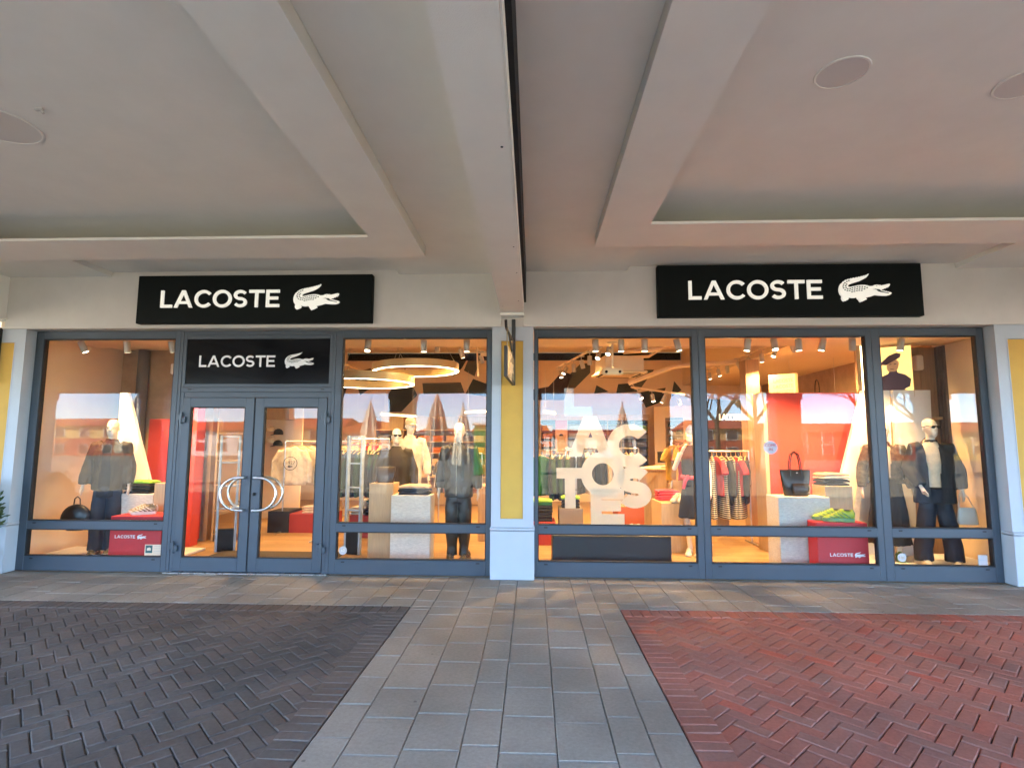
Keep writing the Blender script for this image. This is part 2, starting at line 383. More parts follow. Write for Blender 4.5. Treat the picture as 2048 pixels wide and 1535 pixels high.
def remesh(mb, name, m, voxel=0.012, smooth_it=4, wr=0.0, wscale=9.0, wstretch=(1, 1, 0.45), fine=0.0):
    """Fuse overlapping closed lofts into one continuous skin, relax it, add folds."""
    me = mb.mesh(name + '_raw', m)
    ob = bpy.data.objects.new(name + '_raw', me); TMP.collection.objects.link(ob)
    md = ob.modifiers.new('r', 'REMESH'); md.mode = 'VOXEL'; md.voxel_size = voxel
    sm = ob.modifiers.new('s', 'SMOOTH'); sm.factor = 0.5; sm.iterations = smooth_it
    TMP.view_layers[0].update(); dg = TMP.view_layers[0].depsgraph
    out = bpy.data.meshes.new_from_object(ob.evaluated_get(dg), depsgraph=dg)
    bpy.data.objects.remove(ob); bpy.data.meshes.remove(me)
    out.name = name
    if wr:
        nv = len(out.vertices); co = [0.0] * (3 * nv); no = [0.0] * (3 * nv)
        out.vertices.foreach_get('co', co); out.vertex_normals.foreach_get('vector', no)
        for i in range(0, 3 * nv, 3):
            q = Vector((co[i] * wscale * wstretch[0], co[i + 1] * wscale * wstretch[1], co[i + 2] * wscale * wstretch[2]))
            d = noise.noise(q) + 0.5 * noise.noise(q * 2.3) + (0.25 * noise.noise(q * 5) if fine else 0)
            d = (d if d < 0 else d * 0.6) * wr
            co[i] += no[i] * d; co[i + 1] += no[i + 1] * d; co[i + 2] += no[i + 2] * d
        out.vertices.foreach_set('co', co); out.update()
    out.polygons.foreach_set('use_smooth', [True] * len(out.polygons))
    if not out.materials: out.materials.append(MATS[m])
    else: out.materials[0] = MATS[m]
    return out

# ------------------------------------------------------------------ lettering and emblem outlines
def arc(cx, cz, rx, rz, a0, a1, n):
    return [(cx + rx * math.cos(R(a0 + (a1 - a0) * i / n)), cz + rz * math.sin(R(a0 + (a1 - a0) * i / n))) for i in range(n + 1)]
def band(cx, cz, rx, rz, t, a0, a1, n=28):
    return arc(cx, cz, rx, rz, a0, a1, n) + arc(cx, cz, rx - t, rz - t, a1, a0, n)
def stroke(line, t):
    L, Rr = [], []
    for i, p in enumerate(line):
        a = Vector(line[max(i - 1, 0)]); b = Vector(line[min(i + 1, len(line) - 1)]); d = (b - a).normalized(); n = Vector((-d.y, d.x)) * t / 2
        L.append((p[0] + n.x, p[1] + n.y)); Rr.append((p[0] - n.x, p[1] - n.y))
    return L + Rr[::-1]
def glyph(ch, H, t, w=None):
    """returns (outline, holes, width) with the baseline at z = 0"""
    if ch == 'L':
        w = w or .66 * H; return [(0, 0), (w, 0), (w, t), (t, t), (t, H), (0, H)], [], w
    if ch == 'T':
        w = w or .86 * H; c = w / 2; return [(c - t / 2, 0), (c + t / 2, 0), (c + t / 2, H - t), (w, H - t), (w, H), (0, H), (0, H - t), (c - t / 2, H - t)], [], w
    if ch == 'E':
        w = w or .76 * H; m0, m1 = H * .52 - t / 2, H * .52 + t / 2
        return [(0, 0), (w, 0), (w, t), (t, t), (t, m0), (w * .9, m0), (w * .9, m1), (t, m1), (t, H - t), (w, H - t), (w, H), (0, H)], [], w
    if ch == 'A':
        w = w or 1.06 * H; c = w / 2; k = t * 1.08; a = k * .52
        hb, ht = H * .22, H * .22 + t * .85
        sl = (c - a) / H
        xi = lambda z: k + sl * z                     # inner edge of the left leg
        top = (c - k) / sl if sl else H
        out = [(0, 0), (k, 0), (xi(hb), hb), (w - xi(hb), hb), (w - k, 0), (w, 0), (c + a, H), (c - a, H)]
        zt = min((c - k) / sl, H * .98)
        hole = [(xi(ht), ht), (w - xi(ht), ht), (c, zt)]
        return out, [hole], w
    if ch == 'O':
        w = w or 1.08 * H; return arc(w / 2, H / 2, w / 2, H / 2 * 1.02, 0, 360, 47)[:-1], [arc(w / 2, H / 2, w / 2 - t, H / 2 * 1.02 - t, 0, 360, 47)[:-1]], w
    if ch == 'C':
        w = w or .94 * H; rx = 1.06 * H / 2; return band(rx, H / 2, rx, H / 2 * 1.02, t, 40, 320), [], w
    if ch == 'S':
        w = w or .76 * H; rv = (H - t) / 4; rx = (w - t) / 2; c = w / 2
        ln = arc(c, H - t / 2 - rv, rx, rv, 28, 262, 20) + arc(c, t / 2 + rv, rx, rv, 82, -152, 20)
        return stroke(ln, t), [], w
def word(txt, x0, x1, z0, H, t, parent, y0, y1, m, name='letter', face=None):
    gl = [glyph(c, H, t) for c in txt]
    gap = (x1 - x0 - sum(g[2] for g in gl)) / (len(txt) - 1)
    x = x0
    for g in gl:
        mb = MB(); mb.prism([(x + p[0], z0 + p[1]) for p in g[0]], y0, y1, [[(x + p[0], z0 + p[1]) for p in h] for h in g[1]])
        mb.build(name, m, parent); x += g[2] + gap
CROC = [(818,152),(792,176),(770,176),(745,192),(720,190),(690,208),(665,204),(640,222),(612,216),(585,235),(558,226),(530,246),(500,236),(475,256),(445,247),(420,270),(388,262),(365,285),(335,280),(318,308),(288,312),(272,340),(235,365),(205,420),(190,480),(190,530),(205,590),(240,635),(232,690),(245,725),(275,750),(300,736),(318,740),(335,720),(355,720),(375,700),(378,675),(355,655),(400,666),(450,675),(520,672),(555,660),(558,685),(590,725),(605,755),(625,770),(648,748),(672,752),(690,732),(712,732),(725,714),(750,714),(752,690),(725,668),(790,658),(850,645),(905,625),(940,615),(1010,625),(1100,630),(1180,630),(1240,615),(1278,580),(1255,558),(1230,556),(1215,545),(1190,547),(1170,532),(1145,536),(1125,520),(1095,522),(1070,508),(1040,488),(1072,500),(1090,484),(1115,490),(1140,467),(1165,470),(1185,449),(1210,452),(1230,432),(1246,410),(1256,385),(1235,374),(1180,385),(1110,402),(1065,410),(1040,393),(1010,400),(985,392),(930,400),(895,420),(830,425),(780,405),(720,395),(650,395),(570,405),(480,425),(420,437),(385,430),(380,410),(410,380),(480,355),(560,330),(640,305),(710,270),(770,235),(810,190),(828,155)]
DOTS = [(400,302),(356,322),(314,350),(285,384),(275,425),(282,463),(312,502),(358,522),(347,380),(327,413),(335,453),(367,482),(418,476),(466,462),(516,450),(570,440),(620,435),(672,434),(724,443),(772,457),(406,520),(458,508),(510,494),(562,484),(614,476),(665,476),(714,486),(452,549),(502,537),(554,524),(604,516),(656,518)]
def croc(x0, x1, z0, parent, y0, y1, m, dots=True, name='emblem'):
    s = (x1 - x0) / 1088.0
    tr = lambda p: (x0 + (p[0] - 190) * s, z0 + (770 - p[1]) * s)
    e = MB().prism([tr(p) for p in CROC], y0, y1).build(name, m, parent)
    if dots:
        d = MB()
        yy0 = y0 - 0.0015
        for p in DOTS:
            c = tr(p); d.prism([(c[0] - 16 * s, c[1] - 11 * s), (c[0] + 16 * s, c[1] - 11 * s), (c[0] + 19 * s, c[1] + 12 * s), (c[0] - 13 * s, c[1] + 12 * s)], yy0, y0 + 0.0005)
        d.prism([tr(p) for p in [(955,428),(990,420),(985,413),(962,418)]], yy0, y0 + .0005)
        d.prism([tr(p) for p in [(1020,415),(1045,412),(1040,405),(1024,408)]], yy0, y0 + .0005)
        d.prism([tr(p) for p in [(878,498),(920,497),(960,502),(1000,540),(1040,552),(1218,588),(1215,572),(1120,548),(1060,528),(1030,494),(985,490),(945,485)]], yy0, y0 + .0005)
        d.build('scale_marks', 'dot_dark', e)
    return e
def text_mesh(body, size, m, name, depth=0.002):
    cu = bpy.data.curves.new(name, 'FONT'); cu.body = body; cu.size = size; cu.extrude = depth / 2; cu.align_x = 'CENTER'; cu.align_y = 'CENTER'
    ob = bpy.data.objects.new(name, cu); TMP.collection.objects.link(ob)
    TMP.view_layers[0].update(); dg = TMP.view_layers[0].depsgraph; me = bpy.data.meshes.new_from_object(ob.evaluated_get(dg), depsgraph=dg)
    bpy.data.objects.remove(ob); bpy.data.curves.remove(cu)
    me.materials.clear(); me.materials.append(MATS[m]); me.transform(Matrix.Rotation(R(90), 4, 'X')); me.name = name
    return me

# ================================================================== GROUND AND PAVING
g = MB().box(-400, 400, -400, 400, -0.30, -0.060).build('ground', 'plaza'); struct(g)
def piece_mesh(name, lx, ly, m, h=0.05, ch=0.006, jit=0.0, seed=0):
    """paver: chamfered top, no underside, slightly uneven corners"""
    rr = random.Random(seed); j = lambda: rr.uniform(-jit, jit)
    a, b = lx / 2, ly / 2
    c = [(-a + j(), -b + j()), (a + j(), -b + j()), (a + j(), b + j()), (-a + j(), b + j())]
    t = [(x - math.copysign(ch, x), y - math.copysign(ch, y)) for x, y in c]
    v = [(x, y, -h) for x, y in c] + [(x, y, -ch * .8) for x, y in c] + [(x, y, j() * .3) for x, y in t]
    f = [(8, 9, 10, 11)]
    for k in range(4):
        k2 = (k + 1) % 4; f += [(k, k2, 4 + k2, 4 + k), (4 + k, 4 + k2, 8 + k2, 8 + k)]
    return MB().add(v, f).mesh(name, m)

def in_view(x, y, z=0.0):
    d = Vector((x, y, z)) - CAM; w = d.dot(F)
    if w < 0.3: return None
    u = 1100 * d.dot(rt) / w; v = 1100 * d.dot(up) / w
    return w if abs(u) < 1060 and abs(v) < 800 else None

# bedding under the three kinds of paving (4 mm steps)
struct(MB().box(-14, 14, -8.1, -0.02, -0.10, -0.030).build('pavement', 'bedding_sand'))
bed_l = struct(MB().box(-11, -1.239, -5.6, -1.279, -0.029, -0.0150).build('brick_pavement_dark', 'bedding_dark'))
bed_r = struct(MB().box(0.869, 11, -5.6, -1.279, -0.029, -0.0150).build('brick_pavement_red', 'bedding_red'))
slab_bed = struct(MB().box(-1.237, 0.867, -5.6, -1.277, -0.029, -0.011).build('slab_pavement', 'bedding_sand'))
bed_f = struct(MB().box(-11, 11, -1.275, -0.02, -0.029, -0.011).build('slab_pavement_front', 'bedding_sand'))

# concrete slabs: columns 0.2 and 0.3 m wide running towards the shop, 0.4 m long, staggered
SM = {(w, k): piece_mesh('slab', w - 0.006, 0.391, 'slab', ch=0.005, jit=0.0012, seed=k * 7 + int(w * 1000)) for w in (0.2, 0.21, 0.3, 0.315) for k in range(3)}
rs = random.Random(3)
def slab(par, x, y, w, ln):
    o = link('slab', SM[(w, rs.randrange(3))], par, (x, y, rs.uniform(-0.0015, 0.001)))
    o.rotation_euler = (rs.uniform(-.003, .003), rs.uniform(-.003, .003), 0)
    if abs(ln - 0.4) > 0.01: o.scale = (1, (ln - 0.009) / 0.391, 1)
strip = [0.21, 0.315, 0.315, 0.21, 0.315, 0.315, 0.21, 0.21]
x = -1.235
cols = []
for w in strip: cols.append((x + w / 2, w)); x += w
for (cx, w) in cols:
    y = -1.275 - rs.uniform(0, 0.38) - 0.0
    top = -1.275
    if top - y > 0.08: slab(slab_bed, cx, (top + y) / 2, w, top - y)
    else: y = top
    while y > -5.2:
        slab(slab_bed, cx, y - 0.2, w, 0.4); y -= 0.4
allc = list(cols)
x = -1.235
while x > -9.6:
    w = rs.choice((0.2, 0.3, 0.3)); allc.append((x - w / 2, w)); x -= w
x = 0.865
while x < 7.6:
    w = rs.choice((0.2, 0.3, 0.3)); allc.append((x + w / 2, w)); x += w
for (cx, w) in allc:
    cut = rs.choice((0.12, 0.2, 0.28, 0.36)); y = -1.272
    for ln in (cut, 0.4, 0.4, 1.25 - 0.8 - cut):
        if ln > 0.06: slab(bed_f, cx, y + ln / 2, w, ln)
        y += ln

# herringbone bricks at 45 degrees with a soldier course along two sides
def brick_field(par, mname, x0, x1, edge_right, seed):
    rb = random.Random(seed)
    BM = [piece_mesh('brick', 0.2105, 0.0875, mname, ch=0.0062, jit=0.0022, seed=seed + k) for k in range(6)]
    y0, y1 = -5.5, -1.278
    e = 0.219
    fx0, fx1 = (x0, x1 - e) if edge_right else (x0 + e, x1)
    fy1 = y1 - e
    out = []
    BW, BL = 0.0925, 0.215
    cs, sn = math.cos(R(45)), math.sin(R(45))
    ox, oy = (fx1 if edge_right else fx0), fy1
    for i in range(-110, 111):
        for j in range(-40, 41):
            bx, by = i * BW + j * BL, i * BW - j * BL
            for c, ang in (((bx + BL / 2, by + BW / 2), 45), ((bx - BW / 2, by + BL / 2), 135)):
                X = ox + c[0] * cs - c[1] * sn; Y = oy + c[0] * sn + c[1] * cs
                if fx0 - 0.095 < X < fx1 + 0.095 and y0 < Y < fy1 + 0.095: out.append((X, Y, R(ang), -0.003))
    n = int((y1 - y0) / BW)
    xs = (x1 - 0.109) if edge_right else (x0 + 0.109)
    for k in range(n): out.append((xs, y1 - e - BW / 2 - k * BW, 0, 0.001))
    n = int((x1 - x0) / BW)
    for k in range(n):
        xx = (x1 - (k + .5) * BW) if edge_right else (x0 + (k + .5) * BW)
        out.append((xx, y1 - 0.109, R(90), 0.001))
    seen = []; rest = []
    for b in out:
        w = in_view(b[0], b[1])
        if w is None:
            d = Vector((b[0], b[1], 0)) - CAM
            if d.dot(F) > -0.5 or b[1] > -5.6: rest.append(b)
        else: seen.append((w, b))
    seen.sort(key=lambda t: t[0])
    keep = [b for w, b in seen[:300]]; rest += [b for w, b in seen[300:]]
    for (X, Y, a, z) in keep:
        o = link('brick', rb.choice(BM), par, (X, Y, z + rb.uniform(-.002, .0015)))
        o.rotation_euler = (rb.uniform(-.006, .006), rb.uniform(-.006, .006), a + rb.uniform(-.010, .010) + rb.choice((0, math.pi)))
    mb = MB()
    for (X, Y, a, z) in rest:
        me = rb.choice(BM); M = Matrix.Translation((X, Y, z + rb.uniform(-.002, .0015))) @ Matrix.Rotation(a + rb.uniform(-.015, .015), 4, 'Z') @ Matrix.Rotation(rb.uniform(-.012, .012), 4, 'X')
        mb.add([M @ v.co for v in me.vertices], [tuple(p.vertices) for p in me.polygons])
    o = mb.build('bricks_beyond', mname, par); o['kind'] = 'stuff'
brick_field(bed_l, 'brick_dark', -9.0, -1.240, True, 11)
brick_field(bed_r, 'brick_red', 0.870, 8.0, False, 23)

# ================================================================== ARCADE CEILING
ceil = bpy.data.objects.new('arcade_ceiling', None); COL.objects.link(ceil); struct(ceil)
def cpart(name, m, *boxes):
    mb = MB()
    for b in boxes: mb.box(*b)
    return mb.build(name, m, ceil)
ZL, ZR, ZT = 3.80, 3.82, 4.25
def bay(xa, xb, ra, rb_, yo, zo, na, nb, side):
    """flat ceiling round a sunk field, a recess over the sign, and the dropped border ring"""
    yb = -7.0
    cpart('ceiling_panel', 'plaster', (xa, ra, -8.1, -0.05, zo, ZT), (rb_, xb, -8.1, -0.05, zo, ZT), (ra, rb_, -8.1, yb, zo, ZT),
          (ra, na, yo, -0.05, zo, ZT), (nb, rb_, yo, -0.05, zo, ZT), (na, nb, yo, -0.05, zo + 0.06, ZT))
    cpart('sunk_ceiling', 'plaster', (ra, rb_, yb, yo, zo + 0.12, ZT))
    zr = zo - 0.11; w = 0.46
    xi0, xi1, yi0, yi1 = ra + w, rb_ - w, yb + w, yo - 0.60
    outer = [(ra, yb), (rb_, yb), (rb_, yo), (ra, yo)]; inner = [(xi0, yi0), (xi1, yi0), (xi1, yi1), (xi0, yi1)]
    mb = MB()
    mb.add([(x, y, zr) for x, y in outer + inner] + [(x, y, zr + 0.026) for x, y in outer + inner],
           [(0, 1, 5, 4), (1, 2, 6, 5), (2, 3, 7, 6), (3, 0, 4, 7), (8, 12, 13, 9), (9, 13, 14, 10), (10, 14, 15, 11), (11, 15, 12, 8),
            (4, 5, 13, 12), (5, 6, 14, 13), (6, 7, 15, 14), (7, 4, 12, 15), (0, 8, 9, 1), (1, 9, 10, 2), (2, 10, 11, 3), (3, 11, 8, 0)])
    t = 0.04
    mb.box(ra + .003, ra + t, yb + .003, yo - .003, zr + .025, zo + .13); mb.box(rb_ - t, rb_ - .003, yb + .003, yo - .003, zr + .025, zo + .13)
    mb.box(ra + t, rb_ - t, yo - t, yo - .004, zr + .025, zo + .13); mb.box(ra + t, rb_ - t, yb + .004, yb + t, zr + .025, zo + .13)
    mb.build('border_ring', 'plaster', ceil)
bay(-6.92, -0.398, -6.42, -1.19, -1.14, ZL, -5.53, -1.714, 'l')
bay(-0.085, 6.75, 0.655, 6.25, -1.34, ZR, 1.187, 5.24, 'r')
cpart('ceiling_panel', 'plaster', (-20, -7.2, -8.1, -0.05, ZL, ZT), (7.05, 20, -8.1, -0.05, ZR, ZT))
def beam(xa, xb, name='ceiling_beam'):
    o = MB().box(xa, xb, -8.1, -0.06, 3.262, ZT).build(name, 'plaster', ceil)
    MB().rbox(xa - .012, xb + .012, -0.30, -0.061, 3.225, 3.26, .006).build('beam_bearing', 'plaster', o)
    return o
b = beam(-0.398, -0.125)
for (x, y, r) in [(-0.17, -4.15, .008), (-0.16, -2.6, .006), (-0.155, -1.9, .006), (-0.165, -0.85, .006), (-0.36, -0.6, .004)]:
    MB().oval([(x, y, 3.2595, r, r), (x, y, 3.2625, r, r)], 8).build('anchor_hole', 'joint_black', b)
beam(-7.2, -6.92); beam(6.75, 7.05)
# movement joint between the beam and the right-hand bay: dark gasket recessed beside the beam
cpart('movement_joint', 'joint_black', (-0.1235, -0.0865, -8.1, -0.06, 3.42, ZT - .01))
cpart('joint_cover', 'plaster', (-0.1238, -0.1150, -8.1, -0.062, 3.27, 3.419))
# loudspeakers flush in the sunk ceiling
def ceiling_speaker(x, y, z, r, label):
    t = thing('ceiling_speaker', label, 'loudspeaker', (x, y, z), group='round loudspeakers flush in the arcade ceiling')
    rim = [[(math.cos(a) * q, math.sin(a) * q, h) for a in [2 * math.pi * k / 40 for k in range(40)]] for q, h in ((r - .012, -.001), (r - .012, -.008), (r, -.008), (r + .003, -.001))]
    MB().loft(rim, False).build('rim', 'plaster', t, True)
    MB().oval([(0, 0, -.0045, r - .0125, r - .0125), (0, 0, -.001, r - .0125, r - .0125)], 40).build('grille', 'speaker_cloth', t)
mat('speaker_cloth', (0.66, 0.62, 0.57), 0.9, bump=0.3, bscale=500)
ceiling_speaker(1.92, -3.74, ZR + .12, 0.155, 'round grey ceiling loudspeaker standing clear in the right arcade bay')
ceiling_speaker(3.14, -3.60, ZR + .12, 0.165, 'round ceiling loudspeaker cut off by the right edge of the picture')
ceiling_speaker(-3.87, -3.40, ZL + .12, 0.26, 'large round ceiling loudspeaker cut off by the left edge of the picture')
t = thing('ceiling_sensor', 'tiny grey sensor on the left arcade ceiling beside the round loudspeaker', 'sensor', (-3.38, -3.58, ZL + .12))
MB().rbox(-.035, .02, -.012, .012, -.018, -.001, .003).build('base', 'spot_body', t); MB().tube([(.01, 0, -.018), (.025, 0, -.04)], .008, 8).build('probe', 'spot_body', t)

# ================================================================== SHOP BUILDING SHELL
sh = struct(MB().box(-20, 20, -8.35, 10.2, 4.26, 4.6).build('roof', 'render_white'))  # unseen slab added to block the sun, kept thin so sunlight reaches the plaza
struct(MB().box(-20, 20, -8.34, -7.75, 3.02, 4.255).build('arcade_lintel', 'plaster'))
nb = thing('facade_wall', 'pale plaster wall band above the shop windows behind the two black signs', 'wall')
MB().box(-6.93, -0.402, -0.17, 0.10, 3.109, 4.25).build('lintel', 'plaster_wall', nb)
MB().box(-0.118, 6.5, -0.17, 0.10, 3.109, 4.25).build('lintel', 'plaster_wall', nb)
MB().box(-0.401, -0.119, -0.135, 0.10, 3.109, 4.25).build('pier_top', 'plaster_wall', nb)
MB().rbox(-6.95, -0.40, -0.182, -0.171, 3.104, 3.128, .003).build('drip_moulding', 'plaster_wall', nb)
MB().rbox(-0.12, 6.5, -0.182, -0.171, 3.104, 3.128, .003).build('drip_moulding', 'plaster_wall', nb)
nw = thing('neighbour_wall', 'white plaster wall of the neighbouring shop left of the yellow pilaster', 'wall')
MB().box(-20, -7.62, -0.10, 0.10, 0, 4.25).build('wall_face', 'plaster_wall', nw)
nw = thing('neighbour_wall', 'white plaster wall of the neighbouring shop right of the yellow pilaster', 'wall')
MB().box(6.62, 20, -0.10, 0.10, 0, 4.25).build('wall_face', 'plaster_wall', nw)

def pilaster(xa, xb, pa, pb, label, top=3.108):
    t = thing('pilaster', label, 'pilaster', group='pilasters with yellow panels along the shopfront')
    yf = -0.15
    bd = MB(); bd.box(xa, xb, yf + .022, 0.099, 0.62, top)
    bd.build('shaft', 'white_paint', t)
    MB().prism([(xa, .62), (xb, .62), (xb, top), (xa, top)], yf, yf + .0215, [[(pa, .722), (pb, .722), (pb, 2.93), (pa, 2.93)]]).build('raised_border', 'white_paint', t)
    MB().rbox(pa + .001, pb - .001, yf + .012, yf + .0215, .723, 2.929, .002).build('yellow_panel', 'yellow_paint', t)['label'] = 'ochre yellow recessed panel'
    # fine bead round the panel
    bead = MB()
    for (a, b_, c, d) in ((pa - .014, pa, .708, 2.944), (pb, pb + .014, .708, 2.944), (pa, pb, .708, .722), (pa, pb, 2.93, 2.944)):
        bead.rbox(a, b_, yf - .004, yf - .0005, c, d, .0015)
    bead.build('panel_bead', 'white_paint', t)
    MB().rbox(xa - .008, xb + .008, yf - .022, 0.098, 0.002, 0.578, .006).build('plinth', 'white_paint', t)
    MB().rbox(xa - .012, xb + .012, yf - .028, 0.097, 0.585, 0.618, .008).build('plinth_moulding', 'white_paint', t)
    return t
pilaster(-0.516, 0.006, -0.402, -0.124, 'white pilaster with narrow yellow panel between the two shop windows, behind the hanging sign')
pilaster(-7.60, -6.645, -7.45, -6.79, 'white and yellow pilaster at the left end of the shop beside the green plant')
pilaster(5.655, 6.60, 5.80, 6.46, 'white and yellow pilaster at the right end of the shop')

# ================================================================== SHOPFRONT GLAZING
YF0, YF1 = 0.0, 0.085
def slot(par, x, z, w=.045):
    MB().rbox(x - w / 2, x + w / 2, -.004, -.0005, z - .008, z + .008, .002).build('drain_cap', 'gasket', par)
def window(label, X0, X1, gx0, gx1, Z0=0.004, Z1=3.103):
    t = thing('shop_window', label, 'shop window', group='anthracite framed shop windows')
    fr = lambda n, a, b_, c, d: MB().rbox(a, b_, YF0, YF1, c, d, .003).build(n, 'anthracite', t)
    fr('post', X0, gx0, Z0, Z1); fr('post', gx1, X1, Z0, Z1)
    fr('bottom_rail', gx0 + .0005, gx1 - .0005, Z0, .183); fr('middle_rail', gx0 + .0005, gx1 - .0005, .525, .627); fr('top_rail', gx0 + .0005, gx1 - .0005, 3.005, Z1)
    for (a, b_) in ((.627, 3.005), (.183, .525)):
        gk = MB(); q = .012
        gk.box(gx0 + .0006, gx0 + q, .006, .07, a + .001, b_ - .001); gk.box(gx1 - q, gx1 - .0006, .006, .07, a + .001, b_ - .001)
        gk.box(gx0 + q, gx1 - q, .006, .07, a + .0006, a + q); gk.box(gx0 + q, gx1 - q, .006, .07, b_ - q, b_ - .0006)
        gk.build('gasket', 'gasket', t)
        MB().box(gx0 + q + .0005, gx1 - q - .0005, .034, .046, a + q + .0005, b_ - q - .0005).build('glass_pane', 'pane_glass', t)
    for x_ in (gx0 + .10, gx1 - .10):
        slot(t, x_, .155); slot(t, x_, .60)
    return t
window('anthracite shop window left of the entrance door, mannequin in olive jacket behind', -6.640, -4.662, -6.535, -4.728)
window('anthracite shop window between entrance door and central pilaster, ring lamps behind', -2.568, -0.530, -2.488, -0.589)
window('anthracite shop window with large white letters stuck on its glass', 0.014, 2.104, 0.058, 2.027)
window('widest anthracite shop window, red panel and tote bag on display behind', 2.107, 4.262, 2.185, 4.192)
window('narrow anthracite shop window at the right end, blazer mannequin behind', 4.265, 5.640, 4.362, 5.550)

# entrance door
dr = thing('entrance_door', 'anthracite double glass entrance door with round steel handles', 'door')
fr = lambda n, a, b_, c, d, y0=YF0, y1=YF1, par=dr, m='anthracite': MB().rbox(a, b_, y0, y1, c, d, .003).build(n, m, par)
fr('post', -4.659, -4.620, .004, 3.103); fr('post', -2.610, -2.571, .004, 3.103)
fr('jamb', -4.6185, -4.571, .004, 2.29, .006); fr('jamb', -2.6585, -2.6115, .004, 2.29, .006)
fr('transom', -4.6185, -2.6115, 2.2915, 2.355, .006); fr('transom', -4.570, -2.6595, 2.222, 2.29, .010)
fr('threshold', -4.66, -2.58, -.004, .014, -.06, .09, m='steel')
tp = fr('top_panel_frame', -4.6185, -2.6115, 3.045, 3.103, .006)
fr('panel_stile', -4.6185, -4.575, 2.356, 3.044, .004); fr('panel_stile', -2.655, -2.6115, 2.356, 3.044, .004)
fr('panel_rail', -4.5745, -2.6555, 2.356, 2.400, .004); fr('panel_rail', -4.5745, -2.6555, 2.995, 3.044, .004)
bp = MB().box(-4.574, -2.656, .02, .05, 2.401, 2.994).build('transom_panel', 'black_gloss', dr); bp['label'] = 'glossy black panel with white lettering and crocodile emblem'
word('LACOSTE', -4.405, -3.385, 2.625, .152, .026, bp, .0165, .0195, 'letter_white')
croc(-3.255, -2.865, 2.600, bp, .0165, .0195, 'letter_white')
slot(dr, -4.50, 2.327); slot(dr, -2.73, 2.327)
def leaf(xa, xb, gx0, gx1, hinge, label):
    lf = bpy.data.objects.new('door_leaf', None); COL.objects.link(lf); lf.parent = dr; lf['label'] = label
    def q(n, a, b_, c, d, m='anthracite', y0=-.004, y1=.066): return MB().rbox(a, b_, y0, y1, c, d, .003).build(n, m, lf)
    q('stile', xa, gx0, .018, 2.218); q('stile', gx1, xb, .018, 2.218); q('bottom_rail', gx0 + .0005, gx1 - .0005, .018, .185); q('top_rail', gx0 + .0005, gx1 - .0005, 2.098, 2.218)
    gk = MB(); e = .012
    gk.box(gx0 + .0006, gx0 + e, .0, .055, .186, 2.097); gk.box(gx1 - e, gx1 - .0006, .0, .055, .186, 2.097); gk.box(gx0 + e, gx1 - e, .0, .055, .186, .198); gk.box(gx0 + e, gx1 - e, .0, .055, 2.085, 2.097)
    gk.build('gasket', 'gasket', lf)
    MB().box(gx0 + e + .0005, gx1 - e - .0005, .026, .036, .1985, 2.0845).build('glass_pane', 'pane_glass', lf)
    for zc in (1.95, .32):
        mb = MB(); mb.rbox(hinge - .055, hinge - .004, -.035, -.0045, zc - .02, zc + .055, .004); mb.rbox(hinge + .004, hinge + .055, -.035, -.0045, zc - .055, zc + .02, .004); mb.tube([(hinge, -.034, zc - .075), (hinge, -.034, zc + .075)], .016, 12)
        mb.build('hinge', 'anthracite', lf)
    return lf
lf = leaf(-4.567, -3.622, -4.470, -3.735, -4.566, 'left leaf of the door')
rf = leaf(-3.602, -2.664, -3.490, -2.775, -2.664, 'right leaf of the door, with the lock')
MB().box(-3.6215, -3.6025, .01, .055, .02, 2.216).build('meeting_seal', 'gasket', dr)
def dhandle(par, xc, sgn, y, name='handle'):
    pts = [(xc, y + (.055 if y < 0 else -.055), 1.195), (xc, y, 1.195)]
    pts += [(xc + sgn * (0.06 + .235 * math.cos(R(a))), y, .99 + .205 * math.sin(R(a))) for a in range(90, -91, -10)]
    pts += [(xc, y, .785), (xc, y + (.055 if y < 0 else -.055), .785)]
    MB().tube(pts, .017, 12).build(name, 'steel', par, True)
dhandle(lf, -3.678, -1, -.062); dhandle(rf, -3.545, 1, -.062)
dhandle(lf, -3.678, -1, .125, 'inner_handle'); dhandle(rf, -3.545, 1, .125, 'inner_handle')
mb = MB(); mb.tube([(-3.56, -.004, .985), (-3.56, -.016, .985)], .022, 14); mb.rbox(-3.566, -3.554, -.04, -.016, .965, 1.005, .003); mb.build('lock', 'iron_black', rf)

# ================================================================== SIGNS
def fascia(label, xa, xb, za, zb, wx0, wx1, wz, H, cx0, cx1, cz):
    t = thing('fascia_sign', label, 'shop sign', group='black fascia signs with lit lettering')
    MB().rbox(xa, xb, -.27, -.171, za, zb, .006).build('sign_box', 'sign_black', t)
    word('LACOSTE', wx0, wx1, wz, H, H * .165, t, -.292, -.2705, 'letter_lit')
    croc(cx0, cx1, cz, t, -.292, -.2705, 'letter_lit')
fascia('black fascia sign with lit white lettering above the entrance door', -5.095, -2.04, 3.150, 3.775, -4.770, -3.225, 3.350, .224, -3.04, -2.445, 3.305)
fascia('black fascia sign with lit white lettering above the right-hand windows', 1.553, 4.756, 3.200, 3.855, 1.925, 3.545, 3.412, .236, 3.745, 4.370, 3.365)

